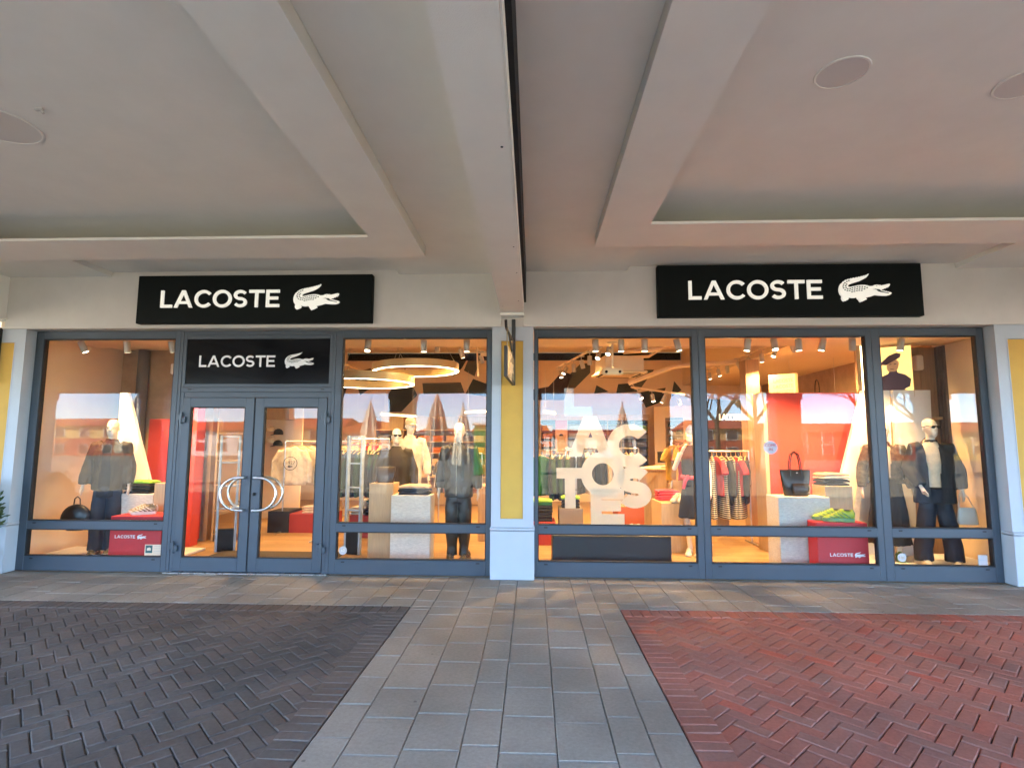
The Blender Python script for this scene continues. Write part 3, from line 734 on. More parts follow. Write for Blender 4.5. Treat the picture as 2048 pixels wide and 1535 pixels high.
# hanging blade sign on the middle pilaster
bs = thing('hanging_sign', 'black iron bracket with small framed crocodile sign on the central pilaster', 'hanging sign', (-0.245, -.155, 0))
MB().rbox(-.024, .024, -.03, .0, 2.36, 3.20, .004).build('wall_bar', 'iron_black', bs)
sw = R(-3)          # the board has swung a little to the left
def bl(pts): return [(q[0] - q[1] * math.tan(sw), q[1], q[2]) for q in pts]
MB().tube(bl([(0, -.03, 2.90), (0, -.85, 2.90), (0, -.93, 2.92), (0, -.97, 2.98)]), .016, 8).build('arm', 'iron_black', bs, True)
MB().tube(bl([(0, -.03, 2.72), (0, -.3, 2.78), (0, -.6, 2.89)]), .011, 8).build('brace', 'iron_black', bs, True)
for y in (-.22, -.82): MB().tube(bl([(0, y, 2.89), (0, y, 2.70)]), .008, 6).build('hook', 'brass_dull', bs)
b = MB().rbox(-.020, .020, -.96, -.10, 2.36, 2.70, .004).build('board_frame', 'iron_black', bs); b.rotation_euler = (0, 0, sw)
MB().box(-.0225, .0225, -.925, -.135, 2.395, 2.665).build('board_face', 'brass_dull', b)
e = croc(0, .50, 0, b, -.003, 0, 'decal_white', False); e.matrix_local = Matrix.Translation((.0225, -.78, 2.40)) @ Matrix.Rotation(R(90), 4, 'Z')
# bracket of the neighbouring sign on the left pilaster
lb = thing('sign_bracket', 'curled black iron bracket on the left pilaster', 'bracket', (-6.98, -.155, 0))
MB().rbox(-.02, .02, -.045, 0, 2.40, 3.12, .004).build('wall_bar', 'iron_black', lb)
MB().tube([(0, -.045, 2.42), (0, -.09, 2.415), (-.03, -.12, 2.44), (-.06, -.14, 2.44)], .012, 8).build('scroll', 'iron_black', lb, True)
MB().tube([(-.01, -.03, 3.06)] + [(-.01 - .30 * math.sin(R(a)), -.05, 3.02 - .20 * (1 - math.cos(R(a)))) for a in range(10, 91, 16)], .009, 8).build('curl', 'iron_black', lb, True)
MB().tube([(-.01, -.03, 2.80)] + [(-.01 - .26 * math.sin(R(a)), -.05, 2.80 + .16 * (1 - math.cos(R(a)))) for a in range(10, 91, 16)], .009, 8).build('curl', 'iron_black', lb, True)
# evergreen plant at the left edge
def bush(name, label, cat, loc, n, rx, rz, h0, seed, m='leaf_green', pot=True, group=None):
    t = thing(name, label, cat, loc, group=group)
    rr = random.Random(seed); mb = MB()
    for _ in range(n):
        a = rr.uniform(0, 2 * math.pi); q = rr.random() ** .5; zz = rr.uniform(-1, 1)
        r = math.sqrt(max(0, 1 - zz * zz)) * q
        k = 1 + .35 * noise.noise(Vector((math.cos(a) * 2, math.sin(a) * 2, zz * 2 + seed)))
        p = Vector((math.cos(a) * r * rx * k, math.sin(a) * r * rx * k, h0 + rz + zz * rz * k))
        d = (Vector((p.x, p.y, p.z - h0 - rz * .6))).normalized() + Vector((rr.uniform(-.6, .6), rr.uniform(-.6, .6), rr.uniform(-.2, .8)))
        d.normalize(); s_ = Vector((rr.uniform(-1, 1), rr.uniform(-1, 1), rr.uniform(-1, 1))).cross(d).normalized()
        L = rr.uniform(.05, .10); wd = .012
        mb.add([p - s_ * wd, p + d * L * .5 - s_ * wd * 1.2, p + d * L, p + d * L * .5 + s_ * wd * 1.2], [(0, 1, 2, 3)])
    mb.build('foliage', m, t)
    MB().tube([(0, 0, .25), (.01, 0, h0 + rz * .6), (0, .01, h0 + rz * 1.4)], [.03, .02, .008], 8).build('trunk', 'bark', t)
    if pot: MB().oval([(0, 0, .0, .17, .17), (0, 0, .28, .23, .23), (0, 0, .33, .245, .245), (0, 0, .331, .20, .20), (0, 0, .29, .19, .19)], 20).build('pot', 'terracotta', t, True)
    return t
bush('potted_shrub', 'green conifer shrub at the left edge beside the left pilaster', 'shrub', (-6.74, -.52, 0), 1500, .27, .36, .42, 5)

# ================================================================== SHOP INTERIOR SHELL
LAMP = (1.0, 0.59, 0.235)
LAMP_W = 10.5
fl = struct(MB().box(-7.05, 6.45, 0.09, 8.7, -0.05, 0.008).build('shop_floor', 'oak_floor'))
rp = random.Random(9)
PL = [MB().rbox(-.9, .9, -.0735, .0735, -.014, .006, .0025).mesh('plank', 'oak_floor') for _ in range(2)]
y = 0.17
while y < 4.3:
    x = -7.05 + rp.uniform(.2, 1.5)
    ends = [-7.04]
    while x < 6.3: ends.append(x); x += 1.8
    ends.append(6.44)
    for a, b_ in zip(ends[:-1], ends[1:]):
        if b_ - a < .1: continue
        o = link('plank', PL[0], fl, ((a + b_) / 2, y, .016)); o.scale = ((b_ - a - .002) / 1.8, 1, 1)
    y += 0.149
W_ = lambda name, m, *b: struct(MB().box(*b).build(name, m))
W_('wall_left', 'wall_beige', -7.25, -7.05, .1, 8.9, 0, 4.22)
W_('wall_right', 'stucco_brown', 6.45, 6.65, 1.2, 8.9, 0, 4.22)
W_('wall_right_front', 'wall_beige', 6.25, 6.4495, .1, 1.75, 0, 4.22)
W_('wall_back', 'wall_beige', -7.05, 6.45, 8.7, 8.9, 0, 4.22)
W_('shop_ceiling', 'ceiling_warm', -7.05, 6.45, 1.55, 8.7, 4.222, 4.255)
so = W_('window_soffit', 'ceiling_warm', -7.05, 6.45, .1, 1.55, 3.15, 4.22)
W_('side_soffit', 'ceiling_warm', 4.25, 6.45, 1.551, 8.7, 3.27, 4.22)
W_('side_soffit_left', 'ceiling_warm', -7.05, -5.4, 1.551, 8.7, 3.20, 4.22)
W_('alcove_wall', 'stucco_brown', -7.05, -5.40, 2.10, 2.25, 0, 3.199)
# front wall behind the lintel, above the glass
W_('front_wall_inside', 'ceiling_warm', -7.05, 6.45, .1005, .12, 3.105, 3.149)
MB().tube([(-6.62, 2.02, .02), (-6.62, 2.02, 3.19)], .09, 16).build('pipe_column', 'curtain_grey', None, True)
tag(bpy.data.objects['pipe_column'], 'dark round column in the corner of the left display window', 'column')

# wooden display panels at the right end
t = thing('wood_panel', 'brown timber wall panel behind the blazer mannequin', 'wall panel')
for k in range(3):
    MB().rbox(5.52 + k * .232, 5.75 + k * .232, 1.66, 1.70, .02, 3.14, .003).build('board', 'wall_wood', t)
MB().rbox(5.52, 6.21, 1.58, 1.658, 2.02, 2.06, .003).build('shelf', 'oak', t); MB().rbox(5.52, 6.21, 1.50, 1.658, 1.42, 1.45, .003).build('shelf', 'oak', t)
mb = MB()
for k in range(7): mb.tube([(6.245 + (k % 2) * .025 - k * .003, 1.50 + k * .03, .03), (6.245 + (k % 2) * .025 - k * .003, 1.50 + k * .03, 3.14)], .022, 8)
tag(mb.build('curtain', 'curtain_grey', None, True), 'dark grey pleated curtain at the edge of the timber wall panel', 'curtain')

# mural on the back wall, above the shelves
mu = thing('mural', 'camouflage mural of dark angular patches high on the back wall', 'mural', (0, 8.69, 0))
k_ = 0.01426
def back(u, v):      # mural drawing units to metres on the back wall
    return ((u - 1066) * k_, 1.65 + (884.6 - v) * k_)
for m, pts in [('mural_plum', [(1040,783),(1097,773),(1126,741),(1146,750),(1138,765),(1128,800),(1040,800)]), ('mural_grey', [(1139,749),(1162,726),(1181,726),(1181,745),(1150,776),(1136,777)]),
               ('mural_grey', [(1285,739),(1308,739),(1277,781),(1262,765)]), ('mural_dark', [(1236,768),(1261,766),(1275,783),(1232,786)]), ('mural_dark', [(1193,770),(1217,783),(1188,787)]),
               ('mural_dark', [(1276,785),(1330,775),(1322,803),(1290,815)]), ('mural_dark', [(1347,762),(1361,780),(1340,794)]), ('mural_dark', [(910,715),(933,715),(922,735),(905,752),(900,735)]),
               ('mural_grey', [(842,766),(920,764),(928,786),(845,788)]), ('mural_dark', [(772,790),(806,735),(812,750),(832,790),(800,824),(776,824)]), ('mural_dark', [(945,757),(985,772),(990,795),(930,787)]),
               ('mural_grey', [(700,745),(735,735),(752,765),(715,790)]), ('mural_grey', [(934,720),(958,718),(948,752),(926,740)]), ('mural_dark', [(640,760),(690,765),(680,800),(640,800)])]:
    MB().prism([back(*p) for p in pts], -.012, -.002).build('painted_patch', m, mu)
MB().box(-7.0, 4.2, -.02, -.013, 4.00, 4.21).build('gap_shade_strip', 'joint_black', mu)  # flat black strip: the shade of a ceiling gap put in as colour
lb_ = thing('wall_lining', 'pale timber lining of upright boards on the back wall', 'wall lining', (0, 8.69, 0))
for k in range(24): MB().rbox(-6.9 + k * .46, -6.442 + k * .46, -.0018, .008, 2.62, 3.99, .001).build('board', 'wall_beige', lb_)

# services under the high ceiling
def pipe(pts, r, label, cat='pipe', m='ceiling_warm', name='ceiling_pipe', group='pipes under the shop ceiling'):
    o = MB().tube(pts, r, 10).build(name, m, None, True); tag(o, label, cat, group); return o
pipe([(-1.7, 3.2, 3.72), (.2, 3.0, 3.66), (2.2, 3.1, 3.68), (4.2, 3.1, 3.70)], .035, 'long straight pipe crossing under the shop ceiling')
pipe([(1.75, 3.6, 3.40), (2.4, 3.6, 3.45), (2.75, 3.5, 3.62), (4.2, 3.4, 3.62)], .045, 'kinked thick pipe behind the ceiling cassette')
pipe([(1.70, 3.9, 3.34), (2.3, 3.9, 3.36), (2.6, 3.9, 3.54), (4.2, 3.9, 3.56)], .03, 'thin kinked pipe behind the ceiling cassette')
pipe([(2.05, 4.8, 2.92), (2.9, 4.4, 3.22), (3.4, 4.4, 3.28), (4.2, 4.2, 3.28)], .05, 'curved duct pipe rising over the cash desk')
pipe([(-.95, 2.9, 3.25), (-.5, 2.9, 3.2), (-.42, 2.9, 3.28), (-.40, 2.9, 3.52), (-.1, 2.9, 3.56)], .03, 'S shaped pipe beside the central pilaster')
pipe([(-1.75, 3.0, 3.64), (-1.05, 3.0, 3.66), (-1.02, 3.0, 3.1), (-1.0, 3.0, 2.86)], .018, 'thin bent pipe behind the upper ring lamp')
mb = MB()
for k in range(26): mb.tube([(-2.6 + k * .27 + rp.uniform(-.07, .07), 4.0 + rp.uniform(-.6, 2), 4.22), (-2.6 + k * .27, 4.0, 3.70)], .004, 5)
o = mb.build('suspension_rods', 'ceiling_warm'); tag(o, 'many thin rods hanging from the shop ceiling', 'rods', kind='stuff')

# ceiling air conditioning cassette and people counter
t = thing('ceiling_cassette', 'square ceiling air conditioner hanging behind the lettered window', 'air conditioner', (1.60, 3.25, 2.90), R(8))
MB().rbox(-.42, .42, -.42, .42, 0, .05, .02).build('fascia', 'cream_plastic', t); MB().rbox(-.36, .36, -.36, .36, .05, .32, .01).build('body', 'ceiling_warm', t)
for (a, b_, c, d) in ((-.30, .30, -.37, -.31), (-.30, .30, .31, .37), (-.37, -.31, -.28, .28), (.31, .37, -.28, .28)): MB().box(a, b_, c, d, -.004, -.0005).build('air_slot', 'joint_black', t)
MB().rbox(-.24, .24, -.24, .24, -.010, -.0005, .004).build('grille', 'cloth_beige', t)
t = thing('people_counter', 'cream ceiling device on a pole behind the lettered window', 'sensor', (1.19, 1.2, 2.70))
MB().tube([(0, 0, .07), (0, 0, .445)], .017, 10).build('pole', 'cream_plastic', t); MB().oval([(0, 0, .43, .075, .075), (0, 0, .447, .08, .08)], 18).build('ceiling_plate', 'cream_plastic', t)
MB().oval([(0, 0, -.045, .13, .05), (0, 0, -.03, .155, .06), (0, 0, .045, .155, .06), (0, 0, .06, .13, .05)], 24, power=4).build('housing', 'cream_plastic', t, True)
for sx in (-.10, .10): MB().tube([(sx, -.061, 0), (sx, -.052, 0)], .022, 12).build('lens', 'lens_dark', t)

# ================================================================== LAMPS
def lamp_meshes():
    d = {}
    d['arm'] = MB().tube([(0, 0, .06), (0, 0, 0)], .008, 8).mesh('arm', 'spot_body')
    d['adapter'] = MB().rbox(-.06, .06, -.014, .014, .06, .085, .004).mesh('adapter', 'spot_body')
    d['body'] = MB().oval([(0, 0, -.165, .040, .040), (0, 0, -.163, .043, .043), (0, 0, -.004, .043, .043), (0, 0, 0, .040, .040)], 20).mesh('housing', 'spot_body', True)
    d['lens'] = MB().oval([(0, 0, -.1655, .036, .036), (0, 0, -.1652, .036, .036)], 20).mesh('lens', 'warm_lens')
    return d
LMP = lamp_meshes()
spots = []
def spot(x, y, z, label, tx=0.0, ty=0.0, power=1.0, group='cylinder spotlights on the window ceiling', s=1.0, cone=84):
    """track spot hanging from z; tx, ty tilt the cylinder (radians)"""
    t = thing('track_spotlight', label, 'spotlight', (x, y, z - .085 * s), group=group); t.scale = (s, s, s)
    link('adapter', LMP['adapter'], t); link('arm', LMP['arm'], t)
    h = link('housing', LMP['body'], t); h.rotation_euler = (tx, ty, 0); link('lens', LMP['lens'], h)
    if power > 0 and group.startswith('cylinder') : tx_l = .42
    else: tx_l = tx
    if power > 0:
        ld = bpy.data.lights.new('spot_lamp', 'SPOT'); ld.energy = LAMP_W * power; ld.color = LAMP; ld.spot_size = R(cone); ld.spot_blend = .7; ld.shadow_soft_size = .035
        lo = bpy.data.objects.new('spot_lamp', ld); COL.objects.link(lo); lo.parent = t; lo.location = h.rotation_euler.to_matrix() @ Vector((0, 0, -.19)); lo.rotation_euler = (tx_l, ty, 0)
    return t
ZS = 3.15
W1 = 'spotlight in the left display window, '
spot(-6.46, .50, ZS, W1 + 'tilted, beside the left jamb', .25, -.35, 1.2); spot(-5.78, .50, ZS, W1 + 'straight, middle of three', .2, .0, 1.2); spot(-5.13, .50, ZS, W1 + 'nearest the door', .25, -.1, 1.2)
W3 = 'grey spotlight above the tracksuit window, '
spot(-2.30, .50, ZS, W3 + 'nearest the door', -.3, 0, 1.0); spot(-1.52, .50, ZS, W3 + 'middle of three', .1, 0, 1.0); spot(-.92, .50, ZS, W3 + 'nearest the pilaster', .1, 0, 1.0)
W4 = 'grey spotlight above the white letters, '
for x, ty, w in ((.86, 0, 'first from the pilaster'), (1.21, 0, 'second from the pilaster'), (1.53, 0, 'third from the pilaster'), (1.96, -.25, 'tilted, fourth from the pilaster')): spot(x, .5, ZS, W4 + w, .05, ty, 0.8)
W5 = 'grey spotlight above the red panel window, '
for x, ty, w, tx in ((2.93, .12, 'first from the lettered window', .05), (3.27, 0, 'second, facing out', -.3), (3.60, -.06, 'third', .05), (3.94, .2, 'fourth, tilted', .1), (4.32, -.1, 'last, beside the mullion', .25)): spot(x, .5, ZS, W5 + w, tx, ty, 1.1)
spot(4.97, .5, ZS, 'single grey spotlight above the blazer mannequin', .15, .1, 1.2)
# tracks with spots deeper in the shop
def track(label, p0, p1, n, power, grp, s=1.0, z_drop=.0):
    t = MB().tube([p0, p1], .022, 8).build('light_track', 'ceiling_warm'); tag(t, label, 'light track', 'light tracks under the shop ceiling')
    ords = ('nearest the window', 'second', 'third', 'fourth', 'fifth', 'sixth', 'seventh', 'eighth', 'ninth')
    for i in range(n):
        q = Vector(p0).lerp(Vector(p1), (i + .4) / n)
        spot(q.x, q.y, q.z - .012, 'small spotlight on the %s, %s along it' % (grp, ords[i]), rp.uniform(-.5, .5), rp.uniform(-.5, .5), power * 1.7 if i % 2 == 0 else 0, 'small spotlights on the %s' % grp, s, 130)
track('light track along the right-hand soffit', (4.18, 1.7, 3.36), (4.02, 6.6, 3.36), 9, 1.0, 'right-hand track', .95)
track('light track running back behind the lettered window', (1.30, 1.7, 3.32), (.55, 5.6, 3.36), 7, 1.0, 'middle track')
track('light track running back behind the ring lamps', (-1.75, 1.8, 3.42), (.1, 6.0, 3.42), 6, 1.0, 'ring lamp track')
track('light track over the cash desk', (2.0, 4.2, 2.78), (3.6, 6.2, 2.80), 4, 1.0, 'cash desk track')
track('light track behind the entrance door', (-4.4, 2.2, 3.4), (-4.2, 6.5, 3.4), 6, 1.2, 'door track')
# ring pendants
def ring(label, loc, r, hz, tilt):
    t = thing('ring_lamp', label, 'pendant lamp', loc, group='gold ring pendant lamps'); t.rotation_euler = tilt
    n = 64; circ = lambda q, h: [(q * math.cos(2 * math.pi * k / n), q * math.sin(2 * math.pi * k / n), h) for k in range(n)]
    rr = [circ(r, 0), circ(r, hz), circ(r - .06, hz), circ(r - .06, 0)]
    mb = MB(); mb.loft(rr, False); mb.build('ring_body', 'ring_gold', t, True)
    MB().loft([circ(r - .003, -.004), circ(r - .003, .001), circ(r - .057, .001), circ(r - .057, -.004), circ(r - .003, -.004)], False).build('light_strip', 'ring_light', t)
    for a in (20, 140, 260): MB().tube([((r - .02) * math.cos(R(a)), (r - .02) * math.sin(R(a)), hz), (.0, .0, 4.22 - loc[2])], .003, 5).build('suspension_wire', 'spot_body', t)
ring('upper gold ring lamp glowing behind the tracksuit window', (-2.02, 2.35, 2.86), .74, .125, (0, R(-1.5), 0))
ring('lower gold ring lamp half hidden by the door frame', (-2.86, 2.25, 2.64), .82, .13, (0, 0, 0))
t = thing('wall_loudspeaker', 'small white loudspeaker on the brown wall of the left display window', 'loudspeaker', (-6.02, 2.0, 2.86))
MB().rbox(-.06, .06, -.10, .0, -.09, .09, .02).build('cabinet', 'white_board', t); MB().tube([(-.07, .02, .07), (-.02, 0, .02)], .02, 8).build('bracket', 'white_board', t)
t = thing('wall_loudspeaker', 'small white loudspeaker on the timber panel above the blazer mannequin', 'loudspeaker', (5.90, 1.60, 2.90))
MB().rbox(-.05, .06, -.08, .04, -.13, .10, .02).build('cabinet', 'white_board', t); MB().tube([(.07, .05, .10), (.02, 0, .05)], .02, 8).build('bracket', 'white_board', t)

# ================================================================== FIGURES
def hand_into(mb, wrist, sgn, direction=(0, -.05, -1)):
    d = Vector(direction).normalized(); side = Vector((1, 0, 0)); nrm = d.cross(side).normalized(); side = nrm.cross(d).normalized()
    w = Vector(wrist)
    palm = w + d * .085
    mb.tube([w - d * .02, w + d * .03, palm], [.024, .032, .034], 10, True, .55)
    for i, (off, ln) in enumerate(((-.027, .070), (-.009, .082), (.009, .078), (.027, .062))):
        p0 = palm - d * .012 + nrm * off          # fingers side by side, across the palm, front to back
        mb.tube([p0, p0 + d * ln * .5 + side * (-sgn) * .004, p0 + d * ln - side * sgn * .016], [.010, .0095, .007], 8)
    p0 = w + d * .03 - nrm * .026
    mb.tube([p0, p0 + d * .035 - nrm * .022, p0 + d * .066 - nrm * .024], [.012, .011, .008], 8)

def head_into(mb, hz, yaw, fem=False):
    c, s_ = math.cos(yaw), math.sin(yaw)
    hb = MB()
    st = [(-.052, 0, .020, .020), (-.050, .010, .034, .036), (-.036, .035, .052, .062), (-.018, .075, .064, .086), (-.006, .12, .071, .098), (.004, .165, .074, .101), (.010, .205, .068, .092), (.013, .235, .050, .068), (.014, .252, .024, .034)]
    hb.oval([(0, cy_, hz + z, rx, ry) for cy_, z, rx, ry in st], 20)
    hb.tube([(0, -.096, hz + .135), (0, -.116, hz + .098), (0, -.100, hz + .086)], [.009, .014, .010], 8)
    hb.tube([(-.018, -.090, hz + .058), (0, -.100, hz + .056), (.018, -.090, hz + .058)], [.006, .010, .006], 8)
    for q in (-1, 1): hb.tube([(q * .072, .012, hz + .135), (q * .080, .018, hz + .11), (q * .074, .012, hz + .085)], [.010, .012, .008], 8)
    for q in (-1, 1): hb.tube([(q * .012, -.094, hz + .142), (q * .034, -.092, hz + .148), (q * .055, -.076, hz + .140)], .009, 6)
    hb.moved(Matrix.Rotation(yaw, 4, 'Z'))
    mb.v, off = mb.v + hb.v, len(mb.v)
    mb.f += [tuple(i + off for i in f) for f in hb.f]

ARM_DOWN = lambda s_, out=.30, fwd=-.03: [(s_ * .185, 0, 1.53), (s_ * (out - .02), .02, 1.24), (s_ * out, fwd, .985)]
def figure(label, loc, rz, arms=None, head_yaw=0.0, stance=.12, turn=.0, h=1.0, head=True, group='mannequins in the shop windows'):
    t = thing('mannequin', label, 'mannequin', loc, rz, group); t.scale = (h, h, h)
    arms = arms or (ARM_DOWN(-1), ARM_DOWN(1))
    mb = MB()
    mb.oval([(0, 0, .86, .12, .09), (0, 0, 1.05, .11, .08), (0, 0, 1.32, .14, .095), (0, 0, 1.50, .13, .075), (0, 0, 1.56, .065, .06)], 16)
    mb.tube([(0, .012, 1.52), (0, .008, 1.60), (0, -.004, 1.70)], [.062, .052, .052], 14)
    for s_ in (-1, 1):
        mb.tube([(s_ * .08, 0, .92), (s_ * .10, -.01, .50), (s_ * stance, .015, .09)], [.075, .048, .034], 12)
        mb.tube([(s_ * stance, .03, .055), (s_ * (stance + .01), -.06, .045), (s_ * (stance + .02), -.13, .032)], [.035, .034, .022], 10)
    for (a, b_, c), s_ in zip(arms, (-1, 1)):
        mb.tube([a, b_, c], [.045, .036, .026], 10)
        d = (Vector(c) - Vector(b_)).normalized()
        hand_into(mb, Vector(c) + d * .01, s_, d)
    if head: head_into(mb, 1.655, head_yaw)
    me = remesh(mb, 'body', 'mannequin', .0085, 2)
    link('body', me, t)
    return t, arms
def jacket(t, arms, m, hem=.82, rx=.19, loose=1.0, cut=None, sleeve=.066, name='jacket', wr=.012, flare=0.0, collar=True, cuff=None, skip_arms=False):
    mb = MB()
    L = loose
    mb.oval([(0, .005, hem, (rx + flare) * L, (.13 + flare * .7) * L), (0, .005, hem + (1.10 - hem) * .5, (rx + flare * .5) * L, (.128 + flare * .3) * L), (0, 0, 1.10, (rx - .012) * L, .122 * L), (0, 0, 1.32, (rx + .008) * L, .132 * L), (0, 0, 1.46, (rx + .006) * L, .112 * L), (0, .005, 1.545, .155, .085), (0, .008, 1.585, .085, .075), (0, .008, 1.60, .075, .070)], 28, power=2.3)
    if not skip_arms:
        for (a, b_, c), s_ in zip(arms, (-1, 1)):
            a = Vector(a); b2 = Vector(b_); c2 = Vector(c)
            mb.tube([a + Vector((-s_ * .05, 0, .0)), a, a.lerp(b2, .5), b2, b2.lerp(c2, .6), c2], [.075, .080 * L, .074 * L, sleeve * L, sleeve * .95 * L, sleeve * .85], 14)
    if collar: mb.oval([(0, .012, 1.56, .088, .078), (0, .014, 1.625, .080, .076)], 18)
    me = remesh(mb, name, m, .013, 3, wr, 8.0, fine=1)
    if cut:
        bm = bmesh.new(); bm.from_mesh(me)
        kill = [f for f in bm.faces if cut(*f.calc_center_median())]
        bmesh.ops.delete(bm, geom=kill, context='FACES'); bm.to_mesh(me); bm.free()
        me.update()
    return link(name, me, t)
def trousers(t, m, stance=.12, hip=.165, knee=.082, hemr=.085, wr=.010, hem=.055, name='trousers'):
    mb = MB()
    mb.oval([(0, 0, .80, hip, .112), (0, 0, .92, hip, .118), (0, 0, 1.03, hip - .012, .108)], 24)
    for s_ in (-1, 1): mb.tube([(s_ * .085, 0, .90), (s_ * .092, 0, .74), (s_ * (.5 * .10 + .5 * stance), -.01, .48), (s_ * stance, .012, .20), (s_ * stance, .005, hem)], [.095, .096, knee, hemr, hemr * 1.04], 16)
    return link(name, remesh(mb, name, m, .013, 3, wr, 8.0, fine=1), t)
def shoe_mesh(name_u, mu_, ms):
    """one low trainer, toe towards -Y, heel at +Y; returns upper and sole meshes"""
    L = .29
    up_st = [(.146, .030, .090), (.135, .038, .112), (.10, .042, .104), (.065, .041, .100), (.045, .040, .118), (.01, .041, .104), (-.04, .044, .078), (-.09, .046, .058), (-.125, .039, .044), (-.148, .018, .028)]
    u = MB(); rings = []
    for y, w, h in up_st: rings.append([(w * math.cos(a) * (1 if math.sin(a) < .3 else .82), y, .018 + max(0, h * (.5 + .5 * math.sin(a)))) for a in [2 * math.pi * k / 14 for k in range(14)]])
    u.loft(rings)
    so_ = MB(); rings = []
    for y, w, z in [(.150, .022, .012), (.14, .040, .004), (.08, .043, .0), (.0, .040, .004), (-.06, .048, .0), (-.12, .046, .004), (-.15, .028, .012), (-.158, .010, .016)]:
        rings.append([(w, y, z), (w * 1.06, y, z + .022), (w * .98, y, .042), (-w * .98, y, .042), (-w * 1.06, y, z + .022), (-w, y, z)])
    so_.loft(rings)
    lc = MB()
    for k in range(5):
        y = -.078 + k * .022; z = .076 + k * .010
        lc.tube([(-.022, y, z - .006), (0, y - .004, z + .008), (.022, y, z - .006)], .0035, 6)
    tr = MB()
    for s_ in (-1, 1):                                  # side overlays, heel tab and dark collar
        for y0, y1, z0, z1 in ((.10, .02, .05, .105), (.05, -.02, .048, .095), (.0, -.06, .046, .078), (-.05, -.10, .045, .058)):
            tr.tube([(s_ * .043, y0, z0), (s_ * .0445, (y0 + y1) / 2, (z0 + z1) / 2), (s_ * .036, y1, z1)], [.006, .007, .005], 6)
    tr.tube([(0, .150, .05), (0, .152, .09), (0, .142, .128)], [.012, .012, .008], 8)
    co = MB().oval([(0, .085, .1165, .026, .040), (0, .085, .1225, .028, .042)], 16)
    return u.mesh('upper', mu_, True), so_.mesh('sole', ms, True), lc.mesh('laces', ms), tr.mesh('overlays', ms, True), co.mesh('collar', 'shoe_black')
def shoe(par, sm, x, y, z, rz, name='shoe', label=None, scale=1.0, cat=None, group=None):
    if par is None: t = thing(name, label, cat, (x, y, z), rz, group)
    else:
        t = bpy.data.objects.new(name, None); COL.objects.link(t); t.parent = par; t.location = (x, y, z); t.rotation_euler = (0, 0, rz)
    t.scale = (scale,) * 3
    link('upper', sm[0], t); link('sole', sm[1], t); link('laces', sm[2], t); link('overlays', sm[3], t); link('collar', sm[4], t)
    return t
SH = {k: shoe_mesh('s', a, b_) for k, a, b_ in (('neon', 'neon_upper', 'neon_sole'), ('tan', 'shoe_tan', 'shoe_white'), ('white', 'shoe_white', 'shoe_white'), ('black', 'shoe_black', 'cloth_grey'))}
def shades(t, m='lens_dark', z=1.795, yaw=0.0):
    mb = MB()
    for s_ in (-1, 1):
        mb.prism([(s_ * .006, z - .002), (s_ * .028, z - .022), (s_ * .056, z - .016), (s_ * .064, z + .016), (s_ * .006, z + .016)], -.118, -.112)
        mb.tube([(s_ * .066, -.112, z + .010), (s_ * .080, -.05, z + .010), (s_ * .082, .03, z)], .004, 6)
    mb.prism([(-.008, z + .006), (.008, z + .006), (.008, z + .014), (-.008, z + .014)], -.119, -.113)
    mb.moved(Matrix.Rotation(yaw, 4, 'Z'))
    return mb.build('sunglasses', m, t)
def vopen(w_top, w_bot, z_top=1.62, z_bot=.8, xc=0.0):
    return lambda x, y, z: y < -.02 and z < z_top and abs(x - xc) < w_bot + (w_top - w_bot) * max(0, min(1, (z - z_bot) / (z_top - z_bot)))
PLAT = .055

# 1 olive bomber jacket, dark jeans, round bag in the hand (left window)
t, ar = figure('mannequin in open olive brown jacket and dark jeans in the left window', (-6.10, .78, PLAT), R(14), (ARM_DOWN(-1, .29, -.06), ARM_DOWN(1, .27, -.02)), R(8), .10)
jacket(t, ar, 'cloth_black', .80, .172, .93, name='shirt', wr=.006, skip_arms=True)
jacket(t, ar, 'cloth_olive', .90, .205, 1.05, vopen(.05, .075, 1.60, .85), .074, wr=.020)
trousers(t, 'cloth_denim', .10, .17, .10, .10)
for s_ in (-1, 1): shoe(t, SH['black'], s_ * .11, -.03, 0, -s_ * .15)
bgx = thing('round_bag', 'black half-round bag hanging from the olive jacket mannequin', 'bag', (-6.44, .66, .40), R(10)); bgx.scale = (.84, .84, .84)
mb = MB(); mb.ball((0, 0, .20), .235, .10, .235, 24, 13); mb.v = [(x, y, max(z, .0)) for x, y, z in mb.v]
mb.build('bag_body', 'leather_black', bgx, True); MB().tube([(-.05, 0, .42), (-.04, 0, .52), (.0, 0, .56), (.04, 0, .52), (.05, 0, .42)], .010, 8).build('handle', 'leather_black', bgx, True)
# 2 tracksuit mannequin (middle window)
t, ar = figure('mannequin in dark satin tracksuit standing by the central pilaster', (-1.045, .80, .02), R(-6), (ARM_DOWN(-1, .275, -.02), ARM_DOWN(1, .285, -.04)), R(-4), .085, h=1.0)
jacket(t, ar, 'cloth_satin', .86, .195, 1.04, None, .070, name='track_jacket', wr=.018)
trousers(t, 'cloth_satin', .085, .168, .092, .072, .016, .07, 'track_trousers')
MB().tube([(0, -.142, .90), (0, -.142, 1.15), (0, -.150, 1.35), (0, -.125, 1.50), (0, -.085, 1.58)], .005, 6).build('zip', 'steel', t)
for s_ in (-1, 1):
    MB().tube([(s_ * .20, -.01, 1.60 - .10), (s_ * .292, .0, 1.36), (s_ * .332, .015, 1.22), (s_ * .345, -.03, 1.0)], .006, 6).build('sleeve_piping', 'decal_white', t)
    shoe(t, SH['black'], s_ * .10, -.03, 0, -s_ * .2)
